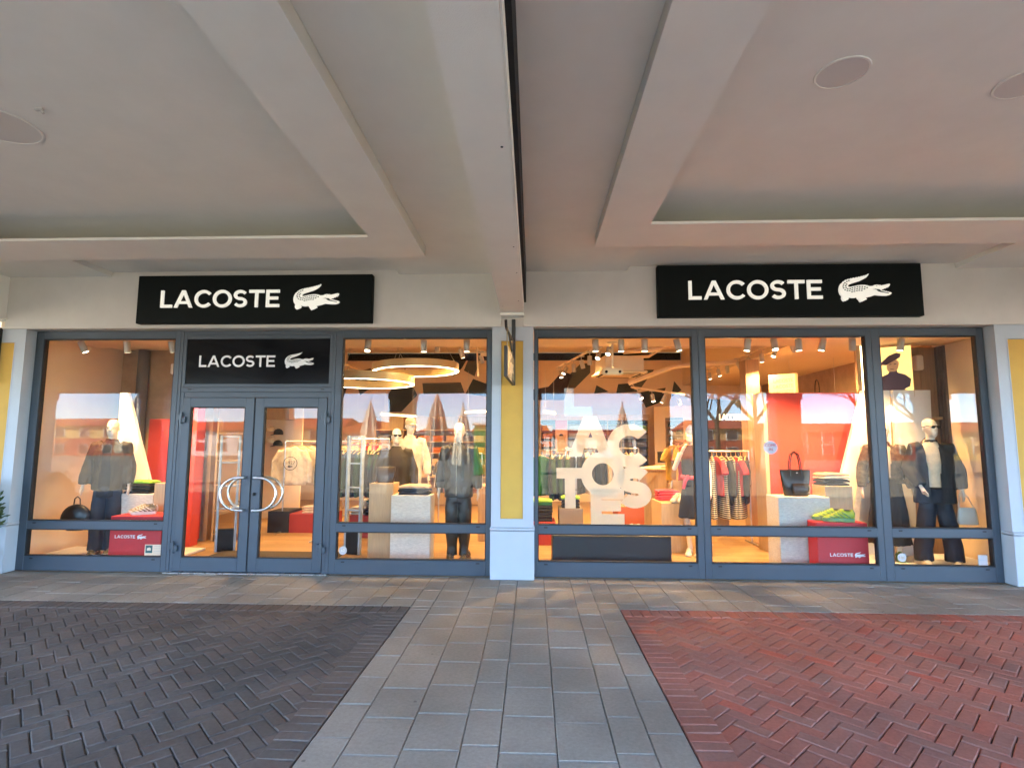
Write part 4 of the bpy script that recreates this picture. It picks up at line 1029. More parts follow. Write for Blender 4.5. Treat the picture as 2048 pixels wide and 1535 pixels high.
# 3 coat and sunglasses, 4 cap (behind the blocks)
t, ar = figure('bald mannequin in sunglasses and long dark coat behind the oak block', (-2.13, 1.55, .02), R(12), None, R(10), .11, h=.965)
jacket(t, ar, 'cloth_brown', .80, .172, .95, name='shirt', wr=.006, skip_arms=True)
jacket(t, ar, 'cloth_olive', .42, .205, 1.05, vopen(.075, .045, 1.60, .9), .072, name='coat', wr=.014, flare=.03)
trousers(t, 'cloth_black', .11); shades(t, yaw=R(10))
for s_ in (-1, 1): shoe(t, SH['black'], s_ * .12, -.03, 0, -s_ * .15)
t, ar = figure('mannequin in cream cap and zip sweater behind the sunglasses mannequin', (-2.03, 2.05, .12), R(22), None, R(14), .11, h=1.01)
jacket(t, ar, 'cloth_cream', .84, .195, 1.05, None, .07, name='sweater', wr=.012)
trousers(t, 'cloth_beige', .11)
cp = MB(); cp.oval([(0, .004, 1.80, .084, .108), (0, .005, 1.85, .084, .108), (0, .010, 1.89, .070, .092), (0, .012, 1.915, .035, .05), (0, .012, 1.92, .012, .015)], 22)
cp.add([(-.075, -.08, 1.805), (-.06, -.15, 1.790), (0, -.185, 1.783), (.06, -.15, 1.790), (.075, -.08, 1.805), (0, -.10, 1.818), (-.06, -.15, 1.797), (0, -.185, 1.790), (.06, -.15, 1.797)], [(0, 1, 2, 3, 4), (0, 5, 4, 8, 7, 6)])
cp.moved(Matrix.Rotation(R(14), 4, 'Z')); cp.build('cap', 'cloth_beige', t, True)
for s_ in (-1, 1): shoe(t, SH['white'], s_ * .12, -.03, 0, -s_ * .15)
MB().rbox(-2.45, -1.65, 1.80, 2.40, .019, .115, .006).build('low_plinth', 'oak'); tag(bpy.data.objects['low_plinth'], 'low oak base under the mannequin with the cap', 'plinth')
# 5 woman with beanie, raised arm
t, ar = figure('mannequin in navy dress and blue beanie with one hand raised to the face', (2.36, 1.32, .02), R(-30), ([(-.175, 0, 1.50), (-.24, -.12, 1.27), (-.10, -.20, 1.52)], ARM_DOWN(1, .26, -.04)), R(-20), .07, h=.985)
jacket(t, ar, 'cloth_navy', .95, .165, .95, None, .055, name='dress_top', wr=.007, skip_arms=True)
mb = MB(); mb.oval([(0, 0, .55, .235, .17), (0, 0, .75, .205, .15), (0, 0, .95, .165, .12), (0, 0, 1.08, .150, .108)], 28)
link('skirt', remesh(mb, 'skirt', 'cloth_navy', .013, 2, .016, 9, (1.6, 1.6, .3)), t)
mb = MB(); mb.tube([(.15 * math.cos(a), .115 * math.sin(a), 1.16 + .02 * math.sin(a)) for a in [2 * math.pi * k / 20 for k in range(21)]], .034, 8); mb.tube([(-.03, -.12, 1.17), (-.07, -.16, 1.10), (-.10, -.15, .98)], [.03, .03, .02], 8)
mb.build('red_knit', 'cloth_pink', t, True)['label'] = 'red knit tied round the waist'
mb = MB(); mb.oval([(0, .004, 1.795, .086, .112), (0, .006, 1.84, .088, .114), (0, .012, 1.89, .074, .095), (0, .014, 1.925, .035, .05), (0, .014, 1.93, .01, .014)], 20); mb.build('beanie', 'cloth_blue', t, True)
for s_ in (-1, 1): shoe(t, SH['white'], s_ * .08, -.03, 0, -s_ * .15, scale=.9)
# 6 checked coat, 7 blazer (right window)
t, ar = figure('mannequin in checked coat and long dark skirt behind the mullion', (4.96, 1.02, PLAT), R(-18), None, R(-12), .10, h=1.0)
jacket(t, ar, 'cloth_check', 1.05, .20, 1.05, vopen(.06, .03, 1.6, 1.2), .072, name='checked_coat', wr=.014)
mb = MB(); mb.oval([(0, 0, .22, .27, .20), (0, 0, .6, .235, .17), (0, 0, .95, .195, .14), (0, 0, 1.12, .18, .13)], 30)
link('coat_skirt', remesh(mb, 'coat_skirt', 'cloth_black', .013, 2, .020, 9, (1.6, 1.6, .25)), t)
for s_ in (-1, 1): shoe(t, SH['neon'], s_ * .10, -.03, 0, -s_ * .15)
t, ar = figure('mannequin in black blazer, white polo and sunglasses at the right end', (5.36, .66, PLAT), R(-14), ([(-.185, 0, 1.53), (-.275, .03, 1.26), (-.20, -.12, 1.03)], ARM_DOWN(1, .31, .0)), R(16), .16, h=1.015)
jacket(t, ar, 'cloth_cream', .98, .165, .93, name='polo', wr=.006, skip_arms=True)
jacket(t, ar, 'cloth_black', .80, .215, 1.07, vopen(.085, .055, 1.60, .85, -.03), .078, name='blazer', wr=.012, flare=.01)
trousers(t, 'cloth_navy', .17, .168, .105, .105); shades(t, yaw=R(16))
MB().tube([(.155 * math.cos(a), .112 * math.sin(a), 1.0) for a in [2 * math.pi * k / 20 for k in range(21)]], .016, 6).build('belt', 'leather_black', t, True)
for s_ in (-1, 1): shoe(t, SH['white'], s_ * .18, -.03, 0, -s_ * .2)
hb = thing('shoulder_bag', 'small white shoulder bag beside the blazer mannequin', 'bag', (5.70, .58, .60), R(-20))
MB().oval([(0, 0, 0, .10, .03), (0, 0, .02, .115, .038), (0, 0, .18, .10, .03), (0, 0, .22, .092, .012)], 20, power=3.5).build('bag_body', 'leather_white', hb, True)
MB().tube([(-.085, 0, .20), (-.07, 0, .36), (-.05, 0, .44), (.02, 0, .36), (.08, 0, .20)], .007, 6).build('strap', 'leather_white', hb, True)

# ================================================================== DISPLAY BLOCKS
def block(name, label, m, x0, x1, y0, y1, z0, z1, cat='display block', group=None, rz=0.0, r=.004):
    t = MB().rbox(-(x1 - x0) / 2, (x1 - x0) / 2, -(y1 - y0) / 2, (y1 - y0) / 2, 0, z1 - z0, r).build(name, m)
    t.location = ((x0 + x1) / 2, (y0 + y1) / 2, z0); t.rotation_euler = (0, 0, rz)
    return tag(t, label, cat, group)
FZ = .0225
def platform(label, x0, x1, y0, y1):
    block('display_platform', label, 'white_board', x0, x1, y0, y1, FZ, PLAT - .001, 'platform')
platform('low white platform on the floor of the left display window', -6.98, -4.95, .13, 1.35)
platform('low white platform on the floor of the right display window', 4.25, 6.2, .13, 1.5)
# left window
t = block('red_box', 'red display box with white lettering under the tan trainers', 'red_box', -5.70, -4.99, .36, .80, PLAT, .645)
word('LACOSTE', -.625 + .345, -.345 + .345, .30, .040, .0075, t, -.2225, -.2203, 'letter_white'); croc(.03, .155, .285, t, -.2225, -.2203, 'letter_white', False)
block('white_block', 'rough white display block carrying folded clothes in the left window', 'textured_white', -5.985, -5.46, .82, 1.15, PLAT, .895)
block('oak_block', 'oak display block at the back of the left window', 'oak', -5.455, -5.20, .83, 1.2, PLAT, 1.05)
# middle window
block('oak_block', 'tall oak display block carrying the small brown bag', 'oak', -2.31, -1.965, .78, 1.12, FZ, 1.07)
block('white_block', 'rough white display block carrying folded clothes beside the tracksuit mannequin', 'textured_white', -1.958, -1.41, .64, .97, FZ, .92)
# lettered window
block('black_bench', 'long low black bench behind the bottom of the lettered window', 'black_box', .255, 1.81, .45, .95, FZ, .43, 'bench')
block('orange_plinth', 'orange display plinth behind the white letters', 'orange_plinth', 1.40, 1.83, 2.3, 2.9, FZ, .60, rz=R(0))
block('grey_plinth', 'grey display plinth under black folded clothes', 'grey_box', .42, .80, 2.0, 2.5, FZ, .60)
block('red_plinth', 'low red plinth beside the central pilaster', 'red_plinth', -.05, .36, 2.0, 2.6, FZ, .38)
block('oak_plinth', 'oak plinth with red folded knit beside the navy dress mannequin', 'oak', 1.93, 2.32, 1.5, 2.2, FZ, .75)
# red panel window
t = block('white_block', 'rough white display block under the black tote bag', 'textured_white', 3.20, 3.86, .42, .80, FZ, .955)
block('oak_block', 'oak display block under the folded clothes beside the red panel', 'oak', 3.875, 4.235, .56, .90, FZ, 1.09)
t = block('red_box', 'red display box with white lettering under the neon trainers', 'red_box', 3.545, 4.165, .16, .40, FZ, .668, r=.004)
word('LACOSTE', -.165, .115, .235, .040, .0075, t, -.1225, -.1203, 'letter_white'); croc(.135, .265, .22, t, -.1225, -.1203, 'letter_white', False)
block('black_plinth', 'low black plinth behind the entrance door', 'black_box', -4.79, -4.40, 2.95, 3.5, FZ, .40)
block('red_plinth', 'low red plinth behind the entrance door carrying folded clothes', 'red_plinth', -4.395, -3.62, 2.95, 3.5, FZ, .36)
block('red_plinth', 'low red plinth behind the security gate in the tracksuit window', 'red_plinth', -3.15, -2.45, 2.5, 3.0, FZ, .40)
block('shelf_board', 'narrow oak shelf above the red plinth behind the door', 'oak', -3.9, -2.5, 3.2, 3.5, .66, .69, 'shelf')
block('oak_counter', 'oak counter under bags behind the tracksuit mannequin', 'wall_wood', -.92, -.30, 2.3, 3.0, FZ, .92)
# red panels and white angular panels
block('red_backdrop', 'tall red panel behind the tote bag', 'red_panel', 3.602, 4.95, 1.62, 1.68, FZ, 2.43, 'panel')
block('red_backdrop', 'tall narrow red panel seen through the left door leaf', 'red_panel', -5.46, -5.33, 1.55, 1.75, FZ, 2.35, 'panel')
block('red_backdrop', 'red panel on the brown wall behind the white triangle', 'red_panel', -6.42, -5.48, 1.98, 2.04, PLAT, 2.02, 'panel')
t = MB().prism([(-6.30, 2.40), (-5.52, .062), (-5.75, .062), (-5.90, .9), (-6.40, 1.30), (-6.42, 2.40)], 1.28, 1.34).build('white_triangle', 'white_board'); tag(t, 'tall pointed white panel behind the olive jacket mannequin', 'panel')
t = MB().prism([(4.90, 2.44), (5.30, 2.44), (5.22, .060), (4.42, .060), (4.46, .98)], 1.34, 1.40).build('white_triangle', 'white_board'); tag(t, 'tall slanted white panel between the red panel and the mannequins', 'panel')
t = MB().prism([(5.32, 2.44), (5.86, 2.44), (5.84, 1.85), (5.56, 1.58), (5.50, .060), (5.30, .060)], 1.30, 1.36).build('white_triangle', 'white_board'); tag(t, 'white panel with a pointed lower edge behind the blazer mannequin', 'panel')
t = MB().prism([(4.78, 1.60), (4.85, 1.60), (4.58, .062), (4.48, .062)], 1.22, 1.27).build('slanted_bar', 'cloth_cream'); tag(t, 'pale slanted bar leaning on the white panel', 'bar')
# oak posts and partition by the striped dresses
block('oak_partition', 'oak partition edge between the dress rail and the red panel', 'oak', 3.545, 3.60, 1.60, 2.0, FZ, 2.44, 'partition')
block('oak_post', 'oak post beside the black wall with white lettering', 'wall_wood', 3.95, 4.20, 3.3, 3.6, FZ, 3.2, 'post')
block('mesh_divider', 'grey box divider on the shop floor by the dress rail', 'grey_box', 3.35, 3.55, 3.3, 3.4, FZ, .60, 'divider')

# black wall with brand lettering over the dress rail
bw = thing('black_wall_sign', 'black wall panel with white lettering above the striped dresses', 'wall sign', (3.98, 4.5, 0), R(20))
MB().rbox(-.75, .55, 0, .05, .9, 2.55, .004).build('panel', 'black_box', bw)
word('LACOSTE', -.18, .44, 2.12, .13, .026, bw, -.012, -.001, 'letter_lit')
# hanging round notice
rn = thing('round_notice', 'round lavender notice hanging above the dress rail', 'notice', (2.98, .062, 1.60))
MB().prism([(.085 * math.cos(2 * math.pi * k / 40), .085 * math.sin(2 * math.pi * k / 40)) for k in range(40)], -.003, .003).build('disc', 'lavender', rn)
for i, tx in enumerate(('COME', 'IN')): link('lettering', text_mesh(tx, .05, 'cloth_pink', 'lettering'), rn, (0, -.0045, .025 - i * .05))

# illuminated boxes
lbx = thing('light_box', 'glowing yellow light box with dark handwriting above the red panel', 'light box', (4.40, 2.85, 2.45), R(-52))
MB().rbox(-.24, .24, 0, .10, 0, .42, .004).build('case', 'oak', lbx); MB().box(-.225, .225, -.004, -.0005, .015, .405).build('light_face', 'lightbox_face', lbx)
for k in range(3): link('lettering', text_mesh('LACOSTE', .085, 'cloth_rust', 'lettering'), lbx, (.03, -.0065, .30 - k * .10))
pb = thing('portrait_light_box', 'glowing light box with a dark printed portrait in a cap at the right end', 'light box', (5.45, 1.42, 2.34), R(-34))
MB().rbox(-.22, .22, 0, .08, 0, .78, .004).build('case', 'oak', pb); MB().box(-.21, .21, -.004, -.0005, .01, .77).build('light_face', 'lightbox_face', pb)
MB().prism([(-.19, .02), (.17, .02), (.17, .08), (.10, .12), (.17, .16), (.19, .27), (.12, .34), (.03, .375), (.02, .41), (-.07, .40), (-.09, .36), (-.16, .33), (-.20, .26)], -.008, -.0045).build('print_body', 'poster_purple', pb)
MB().prism([(-.09, .40), (.0, .39), (.045, .45), (.055, .53), (.02, .575), (-.06, .56), (-.10, .50), (-.105, .44)], -.0105, -.0085).build('print_face', 'poster_skin', pb)
MB().prism([(-.17, .50), (-.11, .495), (.07, .60), (.085, .65), (.03, .675), (-.07, .635), (-.17, .535)], -.0125, -.0107).build('print_cap', 'poster_purple', pb)
for sx, w in ((-.055, .03), (.005, .03)): MB().prism([(sx - w / 2, .495), (sx + w / 2, .50), (sx + w / 2, .512), (sx - w / 2, .507)], -.0122, -.0107).build('print_eye', 'poster_purple', pb)
MB().prism([(-.065, .435), (-.01, .432), (-.02, .422), (-.055, .424)], -.0122, -.0107).build('print_mouth', 'poster_purple', pb)
t = thing('tube_lamp', 'upright glowing yellow tube lamp beside the right mullion', 'tube lamp', (5.05, 1.56, 2.44))
MB().rbox(-.02, .02, -.02, .02, 0, .70, .004).build('tube', 'tube_light', t); MB().rbox(-.085, -.022, -.02, .04, -.0, .72, .004).build('mount', 'oak', t)
for (x, y, z, a, L, lab) in ((-2.75, 4.2, 2.20, 60, 1.0, 'behind the tracksuit window, nearest the door'), (-1.1, 4.6, 2.30, -40, 1.0, 'beside the central pilaster'), (.35, 4.6, 2.28, 70, .7, 'behind the lettered window'), (5.1, 3.2, 2.0, -30, .9, 'over the bag shelf at the right')):
    t = thing('batten_lamp', 'slim glowing batten lamp ' + lab, 'batten lamp', (x, y, z), R(a), 'slim batten lamps deep in the shop')
    MB().rbox(-L / 2, L / 2, -.018, .018, -.02, .0, .004).build('tube', 'tube_light', t); MB().rbox(-L / 2, L / 2, -.02, .02, .001, .03, .004).build('mount', 'white_board', t)
    for q in (-.4, .4): MB().tube([(q * L, 0, .03), (q * L, 0, 3.2 - z)], .003, 5).build('wire', 'spot_body', t)

# ================================================================== GOODS
def folded(label, x, y, z, w, d, cols, rz=0.0, th=.035, group='folded clothes', name='folded_clothes', cat='folded clothes'):
    """pile of folded garments: each layer a soft slab with a rounded fold at the front"""
    t = thing(name, label, cat, (x, y, z), rz, group)
    rr = random.Random(hash((round(x, 2), round(y, 2))) & 0xffff)
    zz = 0
    for c in cols:
        h = th * rr.uniform(.85, 1.15); ww, dd = w * rr.uniform(.93, 1.0), d * rr.uniform(.93, 1.0)
        rings = []
        n = 9
        for i in range(n + 1):
            q = -ww / 2 + ww * i / n; e = min(1, .55 + 3 * min(i, n - i) / n)
            hh = h * e * (1 + .12 * noise.noise(Vector((q * 9, zz * 30, x * 3)))); o_ = .004 * noise.noise(Vector((q * 14, zz * 40, y)))
            rings.append([(q, -dd / 2 + o_, zz + hh * .5), (q, -dd / 2 + hh * .22 + o_, zz + hh * .92), (q, 0, zz + hh), (q, dd / 2 - hh * .2, zz + hh * .9), (q, dd / 2, zz + hh * .4), (q, dd / 2 - hh * .2, zz + .001), (q, -dd / 2 + hh * .2 + o_, zz + .001)])
        MB().loft(rings).build('garment', c, t, True); zz += h * .98
    return t
folded('folded olive and black clothes on the white block of the left window', -5.74, .98, .897, .40, .26, ['cloth_black', 'cloth_black', 'cloth_olive', 'cloth_lime'], th=.045)
folded('folded navy sweaters on the white block beside the tracksuit mannequin', -1.66, .80, .922, .44, .27, ['cloth_navy', 'cloth_navy', 'cloth_peach'], th=.045)
folded('folded peach and black tops on the oak block beside the tote bag', 4.05, .73, 1.092, .36, .28, ['cloth_black', 'cloth_black', 'cloth_cream', 'cloth_peach'], R(4), .045)
folded('folded white sweaters on the red plinth behind the door', -4.0, 3.15, .362, .40, .30, ['cloth_cream'] * 3, 0, .05)
folded('white folded stack on the oak shelf behind the door', -3.45, 3.33, .692, .40, .26, ['cloth_cream'] * 4, 0, .045)
folded('bright red folded knit on the oak plinth', 2.13, 1.98, .752, .34, .30, ['cloth_pink'] * 4, 0, .04)
folded('black folded clothes on the low red plinth by the central pilaster', .14, 2.25, .382, .36, .34, ['cloth_black'] * 5 + ['cloth_green', 'cloth_lime'], 0, .05)
folded('black folded clothes with a lime top on the grey plinth', .61, 2.2, .602, .30, .30, ['cloth_black'] * 3 + ['cloth_lime'], 0, .05)
folded('dark folded clothes on the red plinth behind the security gate', -2.72, 2.7, .402, .38, .30, ['cloth_black'] * 4 + ['cloth_dkgreen'], 0, .05)
folded('white folded clothes on the red plinth behind the security gate', -3.05, 2.7, .402, .26, .28, ['cloth_cream'] * 3, 0, .045)
# trainers
G = 'trainers on the display boxes'
shoe(None, SH['tan'], -5.36, .52, .647, R(-62), 'trainer', 'front tan trainer on the left red box', cat='trainer', group=G); shoe(None, SH['tan'], -5.50, .66, .647, R(-70), 'trainer', 'rear tan trainer on the left red box, partly hidden', cat='trainer', group=G)
shoe(None, SH['neon'], 3.86, .24, .670, R(-98), 'trainer', 'front neon green trainer on the right red box', 1.2, cat='trainer', group=G); shoe(None, SH['neon'], 3.78, .335, .670, R(-104), 'trainer', 'rear neon green trainer on the right red box', 1.2, cat='trainer', group=G)
shoe(None, SH['white'], .98, .60, .432, R(-95), 'trainer', 'white trainer on the black bench behind the letters', 1.15, cat='trainer', group=G)
shoe(None, SH['white'], 1.30, .66, .432, R(-80), 'trainer', 'second white trainer on the black bench near the letter E', 1.0, cat='trainer', group=G)
shoe(None, SH['white'], 2.18, 1.62, .752, R(-35), 'trainer', 'cream trainer in front of the red folded knit', 1.0, cat='trainer', group=G)
shoe(None, SH['white'], 2.27, 1.64, .752, R(-25), 'trainer', 'cream trainer beside the navy dress mannequin', 1.0, cat='trainer', group=G)
# tote bag with pouch
tb = thing('tote_bag', 'black leather tote bag with long handles on the rough white block', 'bag', (3.515, .60, .957), R(3))
MB().oval([(0, 0, 0, .155, .060), (0, 0, .01, .160, .064), (0, 0, .18, .185, .055), (0, 0, .33, .208, .022), (0, 0, .345, .210, .014), (0, 0, .344, .203, .008), (0, 0, .25, .190, .02)], 32, power=3.2).build('bag_body', 'leather_black', tb, True)
for y in (-.022, .022):
    MB().tube([(-.075, y * 1.6, .25), (-.075, y, .35), (-.068, y, .45), (-.045, y, .545), (0, y, .585), (.045, y, .545), (.068, y, .45), (.075, y, .35), (.075, y * 1.6, .25)], .0085, 8).build('handle', 'leather_black', tb, True)
pc = MB().oval([(.03, -.085, .02, .105, .014), (.03, -.085, .03, .110, .018), (.03, -.082, .15, .112, .014), (.03, -.08, .165, .108, .006)], 24, power=4).build('pouch', 'leather_dark', tb, True)
MB().tube([(.125, -.10, .15), (.135, -.11, .10), (.115, -.11, .045)], .010, 8).build('pouch_loop', 'brass_dull', pc, True)
MB().rbox(-.012, .012, -.052, -.048, .300, .310, .001).build('metal_badge', 'steel', tb)
sb = thing('small_bag', 'small dark brown leather bag on the tall oak block', 'bag', (-2.12, .93, 1.072), R(6))
MB().oval([(0, 0, 0, .115, .055), (0, 0, .01, .120, .058), (0, 0, .12, .135, .045), (0, 0, .215, .142, .016), (0, 0, .225, .140, .008)], 28, power=3.4).build('bag_body', 'leather_dark', sb, True)
MB().tube([(-.115, -.03, .21), (-.128, -.05, .12), (-.14, -.05, .04), (-.12, -.06, .0)], .007, 6).build('strap', 'leather_dark', sb, True)
# small hand bag on the counter at the shelf of the right wall
# caps on pegs by the door
def cap(label, x, y, z, m, rz):
    t = thing('baseball_cap', label, 'cap', (x, y, z), rz, 'caps on the wall behind the door')
    MB().oval([(0, 0, 0, .085, .10), (0, 0, .05, .085, .10), (0, 0, .10, .062, .075), (0, 0, .125, .02, .026)], 18).build('crown', m, t, True)
    MB().add([(-.07, -.075, .004), (-.05, -.15, -.012), (0, -.18, -.018), (.05, -.15, -.012), (.07, -.075, .004), (0, -.10, .016), (-.05, -.15, -.006), (0, -.18, -.011), (.05, -.15, -.006)], [(0, 1, 2, 3, 4), (0, 5, 4, 8, 7, 6)]).build('peak', m, t)
pb_ = thing('cap_wall', 'beige wall with pegs for caps behind the entrance door', 'display wall', (-5.62, 4.78, 0))
MB().rbox(-.5, .62, 0, .05, FZ, 2.6, .004).build('panel', 'wall_beige', pb_); MB().rbox(-.1, .45, -.30, -.001, 2.12, 2.42, .004).build('canopy_box', 'oak', pb_)
for i, (zz, mm, wd) in enumerate(((1.86, 'cloth_beige', 'upper beige'), (1.80, 'cloth_black', 'upper black'), (1.62, 'cloth_beige', 'lower beige'), (1.56, 'cloth_black', 'lower black'))):
    cap('%s cap on the wall behind the door' % wd, -5.62 + (i % 2) * .17, 4.62, zz, mm, R(-35)); 
    MB().tube([(-.0 + (i % 2) * .17, -.001, zz + .05), (.0 + (i % 2) * .17, -.12, zz + .06)], .006, 6).build('peg', 'steel', pb_)
cap('cream cap on the red plinth behind the security gate', -2.93, 2.62, .54, 'cloth_cream', R(20))
# security gates
def gate(label, x, y, rz):
    t = thing('security_gate', label, 'security gate', (x, y, FZ), rz, 'security gates inside the entrance')
    for s_ in (-.125, .125): MB().rbox(s_ - .018, s_ + .018, -.03, .03, .0, 1.72, .006).build('post', 'cloth_sky', t)
    for z in (.62, .95, 1.30, 1.69): MB().rbox(-.107, .107, -.012, .012, z, z + .02, .003).build('cross_bar', 'cloth_sky', t)
    MB().rbox(-.106, .106, -.03, .03, .0, .33, .004).build('foot_panel', 'cloth_black', t)
gate('clear security gate behind the left door leaf', -4.60, 1.25, R(28)); gate('clear security gate behind the tracksuit window', -2.64, 1.15, R(-20))
gp = thing('glass_shelf_unit', 'narrow shelf unit with glass shelves and shoes behind the left door leaf', 'shelf unit', (-5.05, 2.3, FZ), R(20))
for s_ in (-.30, .30): MB().rbox(s_ - .015, s_ + .015, -.15, .15, 0, 2.0, .003).build('side', 'oak', gp)
for z in (.10, .48, .90, 1.30, 1.75): MB().rbox(-.284, .284, -.15, .15, z, z + .02, .002).build('shelf', 'oak', gp)
shoe(None, SH['tan'], -5.02, 2.26, .525, R(-60), 'trainer', 'tan trainer on the shelf unit behind the left door leaf', cat='trainer', group=G)
# door mat
tag(MB().rbox(-4.62, -2.75, .18, 1.25, .0225, .034, .004).build('door_mat', 'mat_dark'), 'dark brown entrance mat inside the door', 'mat')

# ------------------------------------------------------------------ hanging clothes
def hang_mesh(kind, seed):
    mb = MB()
    if kind == 'jacket':
        mb.oval([(0, 0, -.80, .27, .045), (0, 0, -.5, .25, .055), (0, 0, -.22, .25, .06), (0, 0, -.10, .20, .05), (0, 0, -.045, .08, .035)], 20)
        for s_ in (-1, 1): mb.tube([(s_ * .17, 0, -.11), (s_ * .26, -.01, -.30), (s_ * .285, -.02, -.68)], [.05, .055, .045], 10)
    elif kind == 'sweat':
        mb.oval([(0, 0, -.70, .25, .05), (0, 0, -.64, .265, .06), (0, 0, -.3, .262, .06), (0, 0, -.12, .21, .05), (0, 0, -.05, .085, .035)], 20)
        for s_ in (-1, 1): mb.tube([(s_ * .18, 0, -.12), (s_ * .285, .0, -.30), (s_ * .30, 0, -.66)], [.055, .058, .042], 10)
    elif kind == 'tee':
        mb.oval([(0, 0, -.68, .24, .03), (0, 0, -.3, .24, .04), (0, 0, -.12, .20, .04), (0, 0, -.05, .085, .03)], 20)
        for s_ in (-1, 1): mb.tube([(s_ * .17, 0, -.12), (s_ * .27, 0, -.24), (s_ * .31, 0, -.33)], [.05, .055, .055], 10)
    else:
        mb.oval([(0, 0, -1.05, .26, .06), (0, 0, -.6, .20, .05), (0, 0, -.35, .18, .05), (0, 0, -.12, .17, .045), (0, 0, -.05, .08, .03)], 20)
    return remesh(mb, 'cloth', 'cloth_grey', .016, 2, .016, 9.0 + seed, (1.4, 1.4, .35))
HM = {(k, s_): hang_mesh(k, s_) for k in ('jacket', 'sweat', 'tee', 'dress') for s_ in (0, 1)}
HG = MB().tube([(-.20, 0, -.105), (-.10, 0, -.06), (0, 0, -.035), (.10, 0, -.06), (.20, 0, -.105)], .010, 8).tube([(0, 0, -.035), (0, 0, .01), (.015, 0, .035), (0, 0, .052), (-.014, 0, .035)], .0035, 6).mesh('hanger', 'hanger_wood', True)
HC = {}
GCOUNT = {}
NTH = ('first', 'second', 'third', 'fourth', 'fifth', 'sixth', 'seventh', 'eighth', 'ninth', 'tenth', 'eleventh', 'twelfth', 'thirteenth')
def garment(kind, m, x, y, z, rz, label, group, s=1.0):
    GCOUNT[group] = GCOUNT.get(group, 0) + 1; label = label + ', %s from the left' % NTH[GCOUNT[group] - 1]
    k = (kind, random.randrange(2), m)
    if k not in HC:
        me = HM[k[:2]].copy(); me.materials.clear(); me.materials.append(MATS[m]); HC[k] = me
    t = thing('hanging_garment', label, 'garment', (x, y, z - .05), rz, group); t.scale = (s, s, s)
    link('cloth', HC[k], t); link('hanger', HG, t)
    return t
def rail(label, x0, x1, y, z, ypost=0.0, m='steel', dy=0.0):
    t = thing('clothes_rail', label, 'clothes rail', (x0, y, FZ), 0, 'clothes rails in the shop')
    MB().tube([(0, 0, z - FZ), (x1 - x0, dy, z - FZ)], .012, 8).build('rail_bar', m, t)
    for q in (0, 1): MB().tube([(q * (x1 - x0), q * dy, 0), (q * (x1 - x0), q * dy, z - FZ)], .014, 8).build('upright', m, t); MB().rbox(q * (x1 - x0) - .02, q * (x1 - x0) + .02, q * dy - .25, q * dy + .25, 0, .025, .004).build('foot', m, t)
# dark jackets beside the security gate
rail('clothes rail with dark green jackets behind the tracksuit window', -3.62, -2.42, 2.25, 1.60)
for i in range(13): garment('jacket', ('cloth_dkgreen', 'cloth_olive', 'cloth_dkgreen', 'cloth_black')[i % 4], -3.52 + i * .083, 2.25, 1.602, R(90 + random.uniform(-14, 14)), {0: 'dark green jacket', 1: 'olive jacket', 2: 'dark green jacket', 3: 'black jacket'}[i % 4] + ' on the rail behind the tracksuit window', 'jackets on the rail behind the tracksuit window')
# cream sweatshirts behind the door
rail('clothes rail with cream sweatshirts behind the right door leaf', -4.55, -3.35, 3.0, 1.66, dy=.9)
for i in range(8):
    w = ('cream sweatshirt with round black print facing the door' if i == 0 else 'cream sweatshirt in the row behind the printed one')
    t = garment('sweat' if i < 5 else 'tee', ('cloth_cream', 'cloth_beige', 'cloth_cream', 'cloth_peach')[i % 4], -4.45 + i * .125, 3.08 + i * .095, 1.662, R(random.uniform(4, 14)), w if i < 5 else 'short sleeved cream shirt at the far end of the sweatshirt rail', 'cream tops on the rail behind the door', 1.08)
    if i == 0:
        p = MB(); p.prism([(.115 * math.cos(2 * math.pi * k / 40), -.33 + .115 * math.sin(2 * math.pi * k / 40)) for k in range(40)], -.083, -.081, [[(.106 * math.cos(2 * math.pi * k / 40), -.33 + .106 * math.sin(2 * math.pi * k / 40)) for k in range(40)]])
        p.build('printed_ring', 'cloth_black', t)
        link('print_lettering', text_mesh('1927', .075, 'cloth_black', 'print_lettering'), t, (0, -.083, -.32)); croc(-.04, .04, -.40, t, -.084, -.082, 'cloth_black', False, 'printed_emblem')
rail('clothes rail with red and pink tops at the back behind the door', -4.2, -3.2, 5.2, 1.72)
for i in range(9): garment('tee', ('cloth_pink', 'cloth_red', 'cloth_peach')[i % 3], -4.1 + i * .10, 5.2, 1.722, R(90 + random.uniform(-20, 20)), '%s top on the back rail behind the door' % ('pink', 'red', 'peach')[i % 3], 'red and pink tops at the back')
# green garments behind the lettered window
rail('clothes rail with a green sweatshirt beside the central pilaster', -.10, .75, 2.75, 1.52)
garment('sweat', 'cloth_green', .12, 2.68, 1.522, R(25), 'bright green sweatshirt facing out beside the central pilaster', 'clothes behind the lettered window', 1.05)
for i in range(6): garment('jacket', ('cloth_dkgreen', 'cloth_black')[i % 2], .33 + i * .07, 2.78, 1.522, R(80 + random.uniform(-14, 14)), '%s jacket beside the green sweatshirt' % ('dark green', 'black')[i % 2], 'clothes behind the lettered window')
rail('clothes rail with black and beige clothes behind the letters', .62, 2.0, 3.6, 1.55)
for i in range(12): garment('jacket', ('cloth_black', 'cloth_navy', 'cloth_black', 'cloth_beige')[i % 4], .72 + i * .105, 3.6, 1.552, R(86 + random.uniform(-14, 14)), '%s garment on the rail behind the letters' % ('black', 'navy', 'black', 'beige')[i % 4], 'clothes on the rail behind the letters')
